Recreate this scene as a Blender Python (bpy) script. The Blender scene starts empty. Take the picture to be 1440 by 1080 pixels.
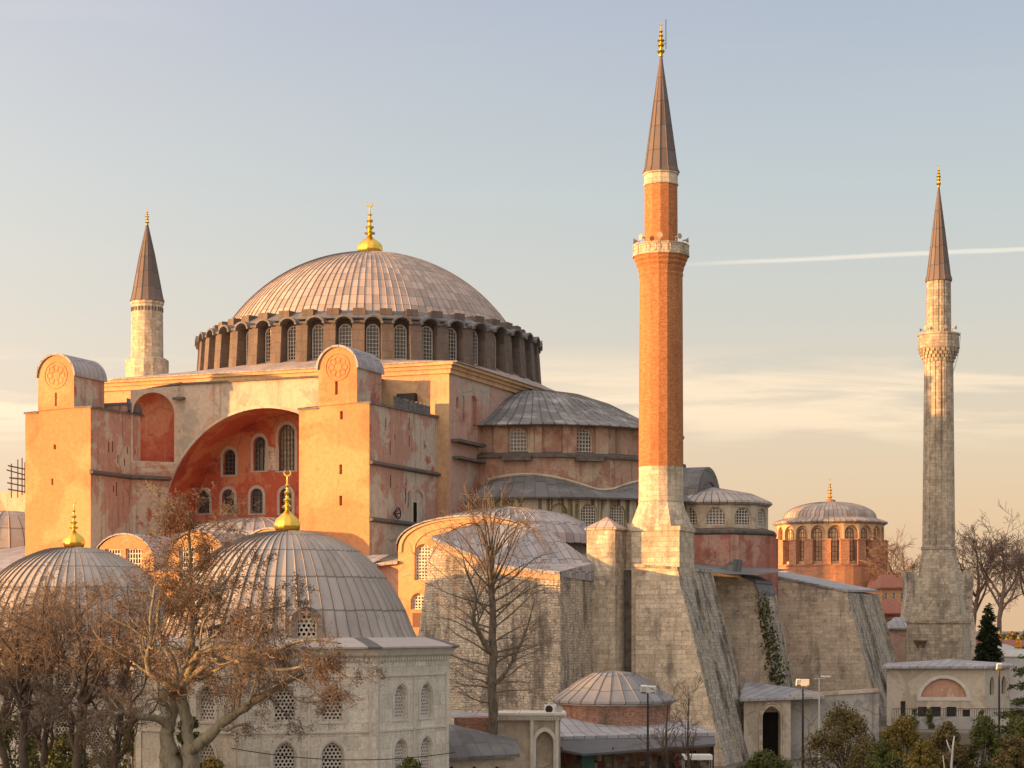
import bpy, bmesh, math, random
from mathutils import Vector, Matrix
from mathutils.geometry import tessellate_polygon
PI = math.pi
R = math.radians
SC = bpy.context.scene
COL = SC.collection

# ------------------------------------------------------------------ camera
CAMP = Vector((97.7, -200.0, 12.0))
TH = R(21.8)
FW = Vector((-math.sin(TH), math.cos(TH), 0))
RT = Vector((math.cos(TH), math.sin(TH), 0))
FPX, PX0, PY0 = 2700.0, 720.0, 880.0
cam = bpy.data.cameras.new('camera')
cam.lens = 36.0 * FPX / 1440.0
cam.sensor_width = 36.0
cam.shift_x = 0.0
cam.shift_y = (PY0 - 540.0) / 1440.0
cam.clip_start = 1.0
cam.clip_end = 6000.0
co = bpy.data.objects.new('camera', cam)
COL.objects.link(co)
co.location = CAMP
co.rotation_euler = (R(90), 0, TH)
SC.camera = co

# ------------------------------------------------------------------ sky and sun
SUN_W = R(47.0)          # the sun stands this far west of due south of the building
SUN_E = R(3.0)
to_sun = Vector((-math.sin(SUN_W) * math.cos(SUN_E), -math.cos(SUN_W) * math.cos(SUN_E), math.sin(SUN_E)))
wd = bpy.data.worlds.new('World')
SC.world = wd
wd.use_nodes = True
wt = wd.node_tree
for n_ in list(wt.nodes):
    wt.nodes.remove(n_)


class G:
    """tiny node graph writer"""
    def __init__(s, nt):
        s.t = nt

    def n(s, typ, ins=None, **kw):
        o = s.t.nodes.new('ShaderNode' + typ)
        for k, v in kw.items():
            setattr(o, k, v)
        for k, v in (ins or {}).items():
            s.put(o, k, v)
        return o

    def put(s, o, k, v):
        sock = o.inputs[k]
        if isinstance(v, bpy.types.NodeSocket):
            s.t.links.new(v, sock)
        elif isinstance(v, bpy.types.Node):
            s.t.links.new(v.outputs[0], sock)
        elif isinstance(v, (tuple, list)) and len(v) == 3 and sock.type == 'RGBA':
            sock.default_value = (*v, 1)
        else:
            sock.default_value = v

    def m(s, op, a, b=None, c=None, clamp=False):
        o = s.n('Math', operation=op, use_clamp=clamp)
        for i, v in enumerate((a, b, c)):
            if v is not None:
                s.put(o, i, v)
        return o.outputs[0]

    def vm(s, op, a, b=None, out=0):
        o = s.n('VectorMath', operation=op)
        s.put(o, 0, a)
        if b is not None:
            s.put(o, 1, b)
        return o.outputs[out]

    def mix(s, f, a, b, mode='MIX'):
        o = s.n('Mix', data_type='RGBA', blend_type=mode)
        s.put(o, 0, f)
        s.put(o, 6, a)
        s.put(o, 7, b)
        return o.outputs[2]

    def step(s, x, a, b, clamp=True):
        o = s.n('MapRange', {0: x, 1: a, 2: b, 3: 0.0, 4: 1.0}, interpolation_type='SMOOTHSTEP', clamp=True)
        return o.outputs[0]

    def ramp(s, x, stops):
        o = s.n('ValToRGB')
        cr = o.color_ramp
        while len(cr.elements) < len(stops):
            cr.elements.new(0.5)
        for e, (p, c) in zip(cr.elements, stops):
            e.position = p
            e.color = (*c, 1)
        s.put(o, 0, x)
        return o.outputs[0]

    def noise(s, vec, scale, detail=4, rough=0.55, dist=0.0):
        return s.n('TexNoise', {'Vector': vec, 'Scale': scale, 'Detail': detail, 'Roughness': rough, 'Distortion': dist}).outputs[0]

    def scl(s, vec, v):
        return s.vm('MULTIPLY', vec, v)


g = G(wt)
tc = g.n('TexCoord').outputs['Generated']
sky = g.n('TexSky', sky_type='NISHITA', sun_disc=False, sun_elevation=SUN_E,
          sun_rotation=math.atan2(to_sun.x, to_sun.y), altitude=60.0, air_density=1.0, dust_density=2.5, ozone_density=1.0)
sep = g.n('SeparateXYZ', {0: tc})
zz = sep.outputs[2]
fwd = g.vm('DOT_PRODUCT', tc, tuple(FW), 'Value')
rgt = g.vm('DOT_PRODUCT', tc, tuple(RT), 'Value')
# clear evening air: blue grey high up, cream low; unseen zenith brightened as fill
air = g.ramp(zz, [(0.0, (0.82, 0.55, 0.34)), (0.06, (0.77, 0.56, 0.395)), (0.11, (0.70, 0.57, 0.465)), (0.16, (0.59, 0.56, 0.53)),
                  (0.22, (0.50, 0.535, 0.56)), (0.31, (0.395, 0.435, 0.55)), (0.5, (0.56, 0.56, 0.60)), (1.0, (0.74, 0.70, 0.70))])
# thin streaky cloud low down, and one vapour trail
flat = g.m('MAXIMUM', fwd, 0.05)
az = g.m('DIVIDE', rgt, flat)
el = g.m('DIVIDE', zz, flat)
cv = g.n('CombineXYZ', {0: g.m('MULTIPLY', az, 6.0), 1: g.m('MULTIPLY', el, 60.0), 2: 0.0}).outputs[0]
c1 = g.noise(cv, 0.9, 6, 0.58, 0.6)
band = g.m('MULTIPLY', g.step(el, 0.085, 0.112), g.m('SUBTRACT', 1.0, g.step(el, 0.122, 0.150)))
cl = g.m('MULTIPLY', g.step(c1, 0.40, 0.60), band)
low = g.m('MULTIPLY', g.step(g.noise(cv, 0.5, 5, 0.55, 0.3), 0.45, 0.75), g.m('SUBTRACT', 1.0, g.step(el, 0.04, 0.10)))
air = g.mix(g.m('MULTIPLY', cl, 0.9), air, (1.02, 0.78, 0.57))
air = g.mix(g.m('MULTIPLY', low, 0.45), air, (0.60, 0.46, 0.36))
wisp = g.m('MULTIPLY', g.step(g.noise(cv, 0.35, 5, 0.6, 0.4), 0.5, 0.8), g.step(el, 0.14, 0.2))
air = g.mix(g.m('MULTIPLY', wisp, 0.16), air, (0.68, 0.66, 0.66))
td = g.m('SUBTRACT', el, g.m('ADD', g.m('MULTIPLY', az, 0.047), 0.1838))
tn = g.m('MULTIPLY', g.m('SUBTRACT', g.noise(cv, 2.2, 4, 0.6), 0.5), 0.0022)
trail = g.m('SUBTRACT', 1.0, g.step(g.m('ABSOLUTE', g.m('ADD', td, tn)), 0.0004, 0.0017))
trail = g.m('MULTIPLY', trail, g.step(az, 0.06, 0.15))
air = g.mix(g.m('MULTIPLY', trail, 0.62), air, (0.95, 0.84, 0.72))
# the western half of the sky, round the setting sun, is brighter and warmer
sd_ = g.vm('DOT_PRODUCT', tc, tuple(to_sun), 'Value')
glow = g.m('POWER', g.m('MAXIMUM', g.m('ADD', g.m('MULTIPLY', sd_, 0.62), 0.38), 0.0), 2.0)
air = g.mix(1.0, air, g.mix(glow, (0, 0, 0), (1.75, 1.30, 0.92)), 'ADD')
bg1 = g.n('Background', {0: sky, 1: 0.05})
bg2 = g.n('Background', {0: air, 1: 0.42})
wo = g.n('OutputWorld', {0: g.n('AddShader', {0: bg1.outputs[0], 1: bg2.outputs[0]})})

sl = bpy.data.lights.new('sun', 'SUN')
sl.energy = 4.5
sl.angle = R(0.6)
sl.color = (1.0, 0.48, 0.155)
so = bpy.data.objects.new('sun', sl)
COL.objects.link(so)
so.rotation_euler = (-to_sun).to_track_quat('-Z', 'Y').to_euler()
so.location = (0, 0, 150)
vs = SC.view_settings
vs.view_transform = 'Standard'
vs.look = 'None'
vs.exposure = 1.08
vs.gamma = 1.0


# ------------------------------------------------------------------ survey: where a sight line meets a plane of the site
def ray(px, py=None):
    k = (px - PX0) / FPX
    d = FW + RT * k
    if py is not None:
        d = d + Vector((0, 0, (PY0 - py) / FPX))
    return d


def onY(px, py, Y):
    d = ray(px, py)
    return CAMP + d * ((Y - CAMP.y) / d.y)


def onX(px, py, X):
    d = ray(px, py)
    return CAMP + d * ((X - CAMP.x) / d.x)


def atD(px, py, D):
    return CAMP + ray(px, py) * D


def zD(py, D):
    return 12.0 + (PY0 - py) * D / FPX


# ------------------------------------------------------------------ objects
def link(o, parent=None):
    COL.objects.link(o)
    if parent is not None:
        o.parent = parent
    return o


def tag(o, label=None, cat=None, group=None, kind=None):
    if label: o['label'] = label
    if cat: o['category'] = cat
    if group: o['group'] = group
    if kind: o['kind'] = kind
    return o


def thing(name, loc, label, cat, group=None):
    o = bpy.data.objects.new(name, None)
    o.empty_display_size = 0.3
    link(o)
    o.location = loc
    return tag(o, label, cat, group)


def worigin(o):
    v = Vector((0, 0, 0))
    while o is not None:
        v += o.location
        o = o.parent
    return v


class MB:
    def __init__(s):
        s.v, s.f, s.uv = [], [], []

    def add(s, vs, fs, uvs=None):
        b = len(s.v)
        s.v.extend([tuple(v) for v in vs])
        for i, f in enumerate(fs):
            s.f.append([b + k for k in f])
            s.uv.append(uvs[i] if uvs else None)

    def poly(s, pts):
        s.add(pts, [list(range(len(pts)))])

    def prism(s, pts, vec):
        vec = Vector(vec)
        n = len(pts)
        a = [Vector(p) for p in pts]
        s.add(a + [p + vec for p in a], [list(range(n))[::-1], [n + i for i in range(n)]] + [[i, (i + 1) % n, n + (i + 1) % n, n + i] for i in range(n)])

    def box(s, x0, x1, y0, y1, z0, z1):
        s.prism([(x0, y0, z0), (x1, y0, z0), (x1, y1, z0), (x0, y1, z0)], (0, 0, z1 - z0))

    def obox(s, c, ux, uy, uz):
        c, ux, uy, uz = Vector(c), Vector(ux), Vector(uy), Vector(uz)
        s.prism([c - ux - uy - uz, c + ux - uy - uz, c + ux + uy - uz, c - ux + uy - uz], uz * 2)

    def lathe(s, cx, cy, prof, n, a0=0.0, a1=2 * PI, rib=0.0, panel=0.8, cap=False):
        """revolve (r,z) profile; rib>0 raises a narrow standing seam at every step"""
        full = abs(a1 - a0 - 2 * PI) < 1e-6
        st = []
        for i in range(n):
            a = a0 + (a1 - a0) * i / n
            if rib > 0:
                da = (a1 - a0) / n
                st += [(a, 0, i), (a + da * .86, 0, i + .86), (a + da * .89, rib, i + .9), (a + da * .97, rib, i + .98)]
            else:
                st.append((a, 0, i))
        if not full:
            st.append((a1, 0, n))
        m, k = len(st), len(prof)
        L = [0.0]
        for i in range(1, k):
            L.append(L[-1] + math.hypot(prof[i][0] - prof[i - 1][0], prof[i][1] - prof[i - 1][1]))
        vs = []
        for (a, rr, _) in st:
            for (r, z) in prof:
                rb = rr if r > 0.6 else 0
                vs.append((cx + (r + rb) * math.cos(a), cy + (r + rb) * math.sin(a), z + rb * 0.7))
        fs, us = [], []
        for i in range(m if full else m - 1):
            j = (i + 1) % m
            u0, u1 = st[i][2] * panel, (st[j][2] if j else n) * panel
            for q in range(k - 1):
                fs.append([i * k + q, j * k + q, j * k + q + 1, i * k + q + 1])
                us.append([(u0, L[q]), (u1, L[q]), (u1, L[q + 1]), (u0, L[q + 1])])
        s.add(vs, fs, us)
        if cap:
            for q in (0, k - 1):
                if prof[q][0] > 0.01:
                    s.add([vs[i * k + q] for i in range(m)], [list(range(m))])

    def tube(s, pts, rad, n=6, cap=True):
        pts = [Vector(p) for p in pts]
        if not isinstance(rad, (list, tuple)):
            rad = [rad] * len(pts)
        vs = []
        t0 = (pts[1] - pts[0]).normalized()
        ref = Vector((0, 0, 1)) if abs(t0.z) < .9 else Vector((1, 0, 0))
        u = t0.cross(ref).normalized()
        for i, p in enumerate(pts):
            t = (pts[min(i + 1, len(pts) - 1)] - pts[max(i - 1, 0)])
            if t.length < 1e-9: t = t0
            t = t.normalized()
            u = (u - t * u.dot(t))
            u = u.normalized() if u.length > 1e-6 else t.orthogonal().normalized()
            w = t.cross(u)
            for k in range(n):
                a = 2 * PI * k / n
                vs.append(p + (u * math.cos(a) + w * math.sin(a)) * rad[i])
        fs = [[i * n + k, i * n + (k + 1) % n, (i + 1) * n + (k + 1) % n, (i + 1) * n + k] for i in range(len(pts) - 1) for k in range(n)]
        if cap:
            fs += [list(range(n))[::-1], [(len(pts) - 1) * n + k for k in range(n)]]
        s.add(vs, fs)

    def holed(s, O, u, n, outer, holes, depth, back=False):
        """flat wall face in the plane through O (axes u and z) with openings whose reveals run inward by depth"""
        O, u, n = Vector(O), Vector(u), Vector(n)
        loops = [outer] + holes
        P = lambda q: O + u * q[0] + Vector((0, 0, q[1]))
        flatv = [P(q) for lp in loops for q in lp]
        tri = tessellate_polygon([[Vector((q[0], q[1], 0)) for q in lp] for lp in loops])
        s.add(flatv, [list(t) for t in tri])
        for lp in holes:
            a = [P(q) for q in lp]
            b = [p - n * depth for p in a]
            k = len(a)
            s.add(a + b, [[i, (i + 1) % k, k + (i + 1) % k, k + i] for i in range(k)])
            if back:
                s.add(b, [list(range(k))])

    def build(s, name, mat, parent=None, smooth=False, angle=None, local=False, recalc=True):
        off = Vector((0, 0, 0)) if (parent is None or local) else worigin(parent)
        me = bpy.data.meshes.new(name)
        me.from_pydata([(v[0] - off.x, v[1] - off.y, v[2] - off.z) for v in s.v], [], s.f)
        me.update()
        uvl = me.uv_layers.new(name='UVMap').data
        Z = Vector((0, 0, 1))
        for p, cu in zip(me.polygons, s.uv):
            if cu:
                for li, q in zip(p.loop_indices, cu):
                    uvl[li].uv = q
            else:
                nn = p.normal
                if abs(nn.z) > 0.995:
                    t, b = Vector((1, 0, 0)), Vector((0, 1, 0))
                else:
                    t = Z.cross(nn).normalized()
                    b = nn.cross(t)
                for li in p.loop_indices:
                    v = Vector(s.v[s.f[p.index][li - p.loop_start]])
                    uvl[li].uv = (v.dot(t), v.dot(b))
        if recalc:
            bm = bmesh.new()
            bm.from_mesh(me)
            bmesh.ops.recalc_face_normals(bm, faces=bm.faces)
            bm.to_mesh(me)
            bm.free()
        if smooth:
            me.polygons.foreach_set('use_smooth', [True] * len(me.polygons))
            if angle:
                try:
                    me.set_sharp_from_angle(angle=R(angle))
                except Exception:
                    pass
        if mat: me.materials.append(mat)
        o = bpy.data.objects.new(name, me)
        return link(o, parent)


def arch(uc, zb, w, h, kind='round', n=10):
    """outline of an arched opening, bottom centre (uc, zb)"""
    a = w / 2
    if kind == 'rect':
        return [(uc - a, zb), (uc + a, zb), (uc + a, zb + h), (uc - a, zb + h)]
    pts = [(uc - a, zb), (uc + a, zb)]
    if kind == 'round':
        zs = zb + h - a
        pts += [(uc + a * math.cos(PI * i / n), zs + a * math.sin(PI * i / n)) for i in range(n + 1)]
    elif kind == 'point':
        rise = a * 1.25
        zs = zb + h - rise
        rr = (a * a + rise * rise) / (2 * a)
        th = math.atan2(rise, rr - a) if rr > a else PI / 2
        th = math.asin(min(1, rise / rr))
        R_ = [(uc + a - rr + rr * math.cos(th * i / n), zs + rr * math.sin(th * i / n)) for i in range(n + 1)]
        L_ = [(2 * uc - q[0], q[1]) for q in R_[::-1][1:]]
        pts += R_ + L_
    elif kind == 'seg':
        rise = a * 0.4
        zs = zb + h - rise
        rr = (a * a + rise * rise) / (2 * rise)
        th = math.asin(a / rr)
        pts += [(uc + rr * math.sin(th - 2 * th * i / n), zs - (rr - rise) + rr * math.cos(th - 2 * th * i / n)) for i in range(n + 1)]
    elif kind == 'circle':
        return [(uc + a * math.cos(2 * PI * i / 20), zb + a + a * math.sin(2 * PI * i / 20)) for i in range(20)]
    # drop doubled corner points
    out = []
    for q in pts:
        if not out or math.hypot(q[0] - out[-1][0], q[1] - out[-1][1]) > 1e-4:
            out.append(q)
    if math.hypot(out[0][0] - out[-1][0], out[0][1] - out[-1][1]) < 1e-4: out.pop()
    return out


def inside(poly, x, z):
    c = False
    j = len(poly) - 1
    for i in range(len(poly)):
        xi, zi = poly[i]
        xj, zj = poly[j]
        if (zi > z) != (zj > z) and x < (xj - xi) * (z - zi) / (zj - zi) + xi: c = not c
        j = i
    return c


_win = {}


def window(parent, pos, nrm, w, h, kind='round', nx=3, nz=5, bar=0.07, fr=0.09, mats=('frame', 'glass'), style='grid', name='window', pitch=0.3):
    """lattice window: frame and bars in one mesh, its glass as a child"""
    key = (round(w, 3), round(h, 3), kind, nx, nz, bar, fr, mats, style, pitch)
    if key not in _win:
        f = MB()
        o = arch(0, 0, w, h, kind, 12)
        cz = h / 2
        inn = [(x * (1 - 2 * fr / w), cz + (z - cz) * (1 - 2 * fr / h)) for x, z in o]
        k = len(o)
        for y in (-0.06, 0.06):
            f.add([(x, y, z) for x, z in o] + [(x, y, z) for x, z in inn], [[i, (i + 1) % k, k + (i + 1) % k, k + i] for i in range(k)])
        f.add([(x, -.06, z) for x, z in inn] + [(x, .06, z) for x, z in inn], [[i, (i + 1) % k, k + (i + 1) % k, k + i] for i in range(k)])

        def clipv(x):
            zs = [z for z in [i * h / 80 for i in range(81)] if inside(o, x, z)]
            return (min(zs), max(zs)) if zs else None

        def cliph(z):
            xs = [x for x in [-w / 2 + i * w / 80 for i in range(81)] if inside(o, x, z)]
            return (min(xs), max(xs)) if xs else None
        if style == 'grid':
            for i in range(1, nx):
                x = -w / 2 + w * i / nx
                c = clipv(x)
                if c: f.box(x - bar / 2, x + bar / 2, -.035, .035, c[0], c[1])
            for i in range(1, nz):
                z = h * i / nz
                c = cliph(z)
                if c: f.box(c[0], c[1], -.03, .03, z - bar / 2, z + bar / 2)
        else:   # pierced honeycomb screen: a plate left over round six-sided holes
            p = pitch
            nxh = int(w / p) + 3
            nzh = int(h / (p * .866)) + 3
            for j in range(-1, nzh):
                for i in range(-nxh // 2 - 1, nxh // 2 + 2):
                    cx_ = (i + (.5 if j % 2 else 0)) * p
                    cz_ = j * p * .866
                    if not inside(o, cx_, cz_): continue
                    ro, ri = p / math.sqrt(3), p * 0.36
                    vs_ = []
                    for rr in (ro, ri):
                        for q in range(6):
                            a = PI / 6 + q * PI / 3
                            vs_.append((cx_ + rr * math.cos(a), -.03, cz_ + rr * math.sin(a)))
                    for q in range(6):
                        a = PI / 6 + q * PI / 3
                        vs_.append((cx_ + ri * math.cos(a), .05, cz_ + ri * math.sin(a)))
                    f.add(vs_, [[q, (q + 1) % 6, 6 + (q + 1) % 6, 6 + q] for q in range(6)] + [[6 + q, 6 + (q + 1) % 6, 12 + (q + 1) % 6, 12 + q] for q in range(6)])
        fo = f.build('tmp', M[mats[0]], None, local=True)
        pm = MB()
        pm.add([(x, 0.09, z) for x, z in o] + [(x, 0.12, z) for x, z in o], [list(range(k)), [k + i for i in range(k)]] + [[i, (i + 1) % k, k + (i + 1) % k, k + i] for i in range(k)])
        po = pm.build('tmp', M[mats[1]], None, local=True)
        _win[key] = (fo.data, po.data)
        bpy.data.objects.remove(fo)
        bpy.data.objects.remove(po)
        _win[key][0].name = 'window'
        _win[key][1].name = 'pane'
    fd, pd = _win[key]
    o = link(bpy.data.objects.new(name, fd), parent)
    o.location = Vector(pos) - worigin(parent)
    o.rotation_euler = (0, 0, math.atan2(nrm[0], -nrm[1]))
    link(bpy.data.objects.new('pane', pd), o)
    return o

# ------------------------------------------------------------------ materials
M = {}


def newmat(name):
    m = bpy.data.materials.new(name)
    m.use_nodes = True
    M[name] = m
    gg = G(m.node_tree)
    return m, gg, m.node_tree.nodes['Principled BSDF']


def pos(gg):
    return gg.n('NewGeometry').outputs['Position']


def uvn(gg):
    return gg.n('TexCoord').outputs['UV']


def bump(gg, b, h, strength=0.3, dist=0.05):
    gg.put(b, 'Normal', gg.n('Bump', {'Strength': strength, 'Distance': dist, 'Height': h}))


def plaster(name, base, alts, scale=0.16, streak=0.35, seed=0.0, rough=0.9, crack=True, flake=0.4, runs=None):
    """old lime plaster: patches of older coats, rain streaks, fine grain"""
    m, q, b = newmat(name)
    p = q.vm('ADD', pos(q), (seed, seed * 1.7, seed * .6))
    col = base
    for i, (c, lo, hi, sc) in enumerate(alts):
        nz = q.noise(q.vm('ADD', p, (17.0 * i, 5.0 * i, 9.0 * i)), scale * sc, 7, 0.62, 0.4)
        col = q.mix(q.step(nz, lo, hi), col, c)
    st = q.noise(q.scl(p, (1.6, 1.6, 0.10)), 0.9, 5, 0.65)
    col = q.mix(q.m('MULTIPLY', q.step(st, 0.52, 0.78), streak), col, (0.16, 0.115, 0.085))
    st2 = q.noise(q.scl(q.vm('ADD', p, (41, 7, 3)), (2.4, 2.4, 0.14)), 0.9, 4, 0.6)
    col = q.mix(q.m('MULTIPLY', q.step(st2, 0.56, 0.8), streak * .8), col, (0.62, 0.52, 0.42))
    if runs:
        rn = q.noise(q.scl(q.vm('ADD', p, (3, 77, 0)), (1.1, 1.1, 0.045)), 1.0, 3, 0.6)
        col = q.mix(q.m('MULTIPLY', q.step(rn, runs[1], runs[1] + 0.05), runs[2]), col, runs[0])
        rn2 = q.noise(q.scl(q.vm('ADD', p, (53, 17, 0)), (1.6, 1.6, 0.06)), 1.0, 3, 0.6)
        col = q.mix(q.m('MULTIPLY', q.step(rn2, runs[1] + .01, runs[1] + 0.05), runs[2]), col, (0.11, 0.10, 0.085))
    # hairline cracks and lost flakes
    wv = q.vm('ADD', p, q.n('TexNoise', {'Vector': p, 'Scale': 0.8, 'Detail': 4}).outputs[1])
    vo = q.n('TexVoronoi', {'Vector': wv, 'Scale': 0.22}, feature='DISTANCE_TO_EDGE').outputs[0]
    ck = q.m('MULTIPLY', q.m('SUBTRACT', 1.0, q.step(vo, 0.004, 0.016)), q.step(q.noise(p, .25, 3), .48, .6))
    col = q.mix(q.m('MULTIPLY', ck, 0.45 if crack else 0.0), col, (0.14, 0.10, 0.08))
    fl = q.noise(q.vm('ADD', p, (9, 99, 55)), 0.55, 9, 0.72, 0.8)
    col = q.mix(q.m('MULTIPLY', q.step(fl, 0.62, 0.65), flake), col, (0.50, 0.43, 0.35))
    fn = q.noise(p, 2.6, 6, 0.7)
    col = q.mix(0.75, col, q.ramp(fn, [(0.25, (0.68, 0.68, 0.68)), (0.5, (1, 1, 1)), (0.8, (1.22, 1.2, 1.16))]), 'MULTIPLY')
    q.put(b, 'Base Color', col)
    b.inputs['Roughness'].default_value = rough
    b.inputs['Specular IOR Level'].default_value = 0.2
    bump(q, b, q.noise(p, 1.4, 8, 0.7), 0.55, 0.10)
    return m


def ashlar(name, c1, c2, mortar, bw, bh, dirt=0.5, dirtcol=(0.10, 0.09, 0.08), ms=0.012, seed=0.0, bumpd=0.05, wide=1.0, patches=0.4, warpk=1.0):
    m, q, b = newmat(name)
    uv = uvn(q)
    p = q.vm('ADD', pos(q), (seed, seed, seed))
    warp = q.noise(p, 0.9, 4)
    uvw = q.vm('ADD', uv, q.n('CombineXYZ', {0: q.m('MULTIPLY', warp, 0.12 * warpk), 1: q.m('MULTIPLY', warp, 0.07 * warpk), 2: 0.0}).outputs[0])
    br = q.n('TexBrick', {'Vector': uvw, 'Color1': c1, 'Color2': c2, 'Mortar': mortar, 'Scale': 1.0, 'Mortar Size': ms, 'Mortar Smooth': 0.35,
                          'Bias': -0.1, 'Brick Width': bw, 'Row Height': bh}, offset=0.5, squash=0.75, squash_frequency=3)
    br2 = q.n('TexBrick', {'Vector': uvw, 'Color1': (0.80, 0.80, 0.80), 'Color2': (1.13, 1.12, 1.09), 'Mortar': (0.95, 0.95, 0.95), 'Scale': 1.0, 'Mortar Size': ms,
                           'Bias': 0.1, 'Brick Width': bw * 1.0, 'Row Height': bh}, offset=0.5, squash=0.75, squash_frequency=3)
    col = q.mix(0.8, br.outputs[0], br2.outputs[0], 'MULTIPLY')
    big = q.noise(p, 0.13, 6, 0.6, 0.3)
    col = q.mix(q.m('MULTIPLY', q.step(big, 0.45, 0.7), patches), col, tuple(x * 1.25 for x in c2))
    st = q.noise(q.scl(p, (1.2, 1.2, 0.16)), 0.7, 7, 0.68)
    col = q.mix(q.m('MULTIPLY', q.step(st, 0.47, 0.68), dirt), col, dirtcol)
    spots = q.noise(p, 2.3, 8, 0.76)
    col = q.mix(q.m('MULTIPLY', q.step(spots, 0.53, 0.64), dirt * .9), col, dirtcol)
    blot = q.noise(q.scl(q.vm('ADD', p, (70, 20, 40)), (1, 1, .45)), 0.32, 9, 0.74, 0.5)
    col = q.mix(q.m('MULTIPLY', q.step(blot, 0.54, 0.63), dirt * .75), col, dirtcol)
    fn = q.noise(p, 6.0, 6, 0.75)
    col = q.mix(0.85, col, q.ramp(fn, [(0.3, (0.62, 0.61, 0.60)), (0.5, (1, 1, 1)), (0.7, (1.25, 1.24, 1.22))]), 'MULTIPLY')
    q.put(b, 'Base Color', col)
    b.inputs['Roughness'].default_value = 0.9
    b.inputs['Specular IOR Level'].default_value = 0.2
    hh = q.m('ADD', q.m('MULTIPLY', br.outputs[1], -0.7), q.m('ADD', q.m('MULTIPLY', spots, -0.5), fn))
    bump(q, b, hh, 0.6, bumpd)
    return m


def lead(name, c1, c2, panel=0.8, joint=1.9, stain=0.35, rough=0.66, seam=0.5, pale=(0.40, 0.41, 0.43), stag=0.22):
    """lead sheet: every sheet its own grey, dark laps, runs of white bloom"""
    m, q, b = newmat(name)
    uv = uvn(q)
    s_ = q.n('SeparateXYZ', {0: uv})
    u = q.m('DIVIDE', s_.outputs[0], panel)
    fu = q.m('FLOOR', u)
    off = q.m('MULTIPLY', q.n('TexWhiteNoise', {'W': fu}, noise_dimensions='1D').outputs[0], stag)
    v = q.m('ADD', q.m('DIVIDE', s_.outputs[1], joint), off)
    fv = q.m('FLOOR', v)
    cell = q.n('TexWhiteNoise', {'Vector': q.n('CombineXYZ', {0: fu, 1: fv, 2: 0.0}).outputs[0]}, noise_dimensions='2D').outputs[0]
    col = q.mix(cell, c1, c2)
    p = pos(q)
    bl = q.noise(q.scl(p, (1, 1, .5)), 0.45, 6, 0.65)
    col = q.mix(q.m('MULTIPLY', q.step(bl, 0.46, 0.72), stain), col, pale)
    dk = q.noise(q.vm('ADD', p, (30, 3, 8)), 0.8, 6, 0.7)
    col = q.mix(q.m('MULTIPLY', q.step(dk, 0.54, 0.75), 0.45), col, (0.11, 0.105, 0.105))
    fr = q.m('FRACT', v)
    ln = q.m('LESS_THAN', fr, 0.05)
    fru = q.m('FRACT', u)
    sm = q.m('GREATER_THAN', fru, 0.9)
    col = q.mix(q.m('MULTIPLY', ln, 0.6), col, (0.07, 0.07, 0.07))
    col = q.mix(q.m('MULTIPLY', sm, seam), col, (0.10, 0.10, 0.10))
    q.put(b, 'Base Color', col)
    b.inputs['Metallic'].default_value = 0.0
    q.put(b, 'Roughness', q.m('ADD', q.m('MULTIPLY', cell, 0.15), rough))
    b.inputs['Specular IOR Level'].default_value = 0.22
    hh = q.m('ADD', q.m('MULTIPLY', sm, 1.0), q.m('ADD', q.m('MULTIPLY', fr, -0.35), q.m('MULTIPLY', dk, 0.5)))
    bump(q, b, hh, 0.5, 0.05)
    return m


def plain(name, c, rough=0.6, metal=0.0, var=0.25, scale=1.5, spec=0.4, isl=0.0, c2=None):
    m, q, b = newmat(name)
    p = pos(q)
    nz = q.noise(p, scale, 5, 0.65)
    col = q.mix(1.0, c, q.ramp(nz, [(0.25, (1 - var,) * 3), (0.75, (1 + var,) * 3)]), 'MULTIPLY')
    if isl > 0:
        ri = q.n('NewGeometry').outputs['Random Per Island']
        col = q.mix(q.m('MULTIPLY', ri, isl), col, c2 or tuple(x * .4 for x in c))
    q.put(b, 'Base Color', col)
    b.inputs['Roughness'].default_value = rough
    b.inputs['Metallic'].default_value = metal
    b.inputs['Specular IOR Level'].default_value = spec
    return m


def leafmat(name, cols, trans=0.25):
    m, q, b = newmat(name)
    ri = q.n('NewGeometry').outputs['Random Per Island']
    col = q.ramp(ri, [(i / max(1, len(cols) - 1), c) for i, c in enumerate(cols)])
    big = q.noise(pos(q), 0.7, 3)
    col = q.mix(1.0, col, q.ramp(big, [(0.3, (.7, .7, .7)), (0.7, (1.25, 1.2, 1.1))]), 'MULTIPLY')
    q.put(b, 'Base Color', col)
    b.inputs['Roughness'].default_value = 0.7
    b.inputs['Specular IOR Level'].default_value = 0.2
    return m


plaster('tower_plaster_lit', (0.58, 0.265, 0.125), [((0.62, 0.34, 0.165), 0.46, 0.58, 0.8), ((0.54, 0.215, 0.105), 0.52, 0.66, 1.3)], streak=0.18, crack=False, flake=0.12)  # tower fronts: sunlit orange tone put into the plaster colour
plaster('tower_plaster_shaded', (0.47, 0.285, 0.22), [((0.52, 0.455, 0.37), 0.475, 0.515, 1.0), ((0.42, 0.15, 0.115), 0.60, 0.63, 1.3)], streak=0.8, seed=11, runs=((0.30, 0.20, 0.16), .62, .5))  # same tower plaster, greyer shaded tone put into the colour
plaster('arch_plaster', (0.54, 0.445, 0.345), [((0.54, 0.34, 0.24), 0.53, 0.58, 1.4), ((0.42, 0.36, 0.29), 0.5, 0.56, 2.4)], streak=0.6, seed=23, crack=False)
plaster('red_plaster', (0.45, 0.115, 0.065), [((0.52, 0.21, 0.115), 0.49, 0.57, 1.6), ((0.34, 0.08, 0.055), 0.56, 0.63, 1.2)], streak=0.3, seed=5)
plaster('yellow_plaster', (0.60, 0.40, 0.22), [((0.52, 0.33, 0.2), 0.48, 0.56, 1.5)], streak=0.3, seed=31)
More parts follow.
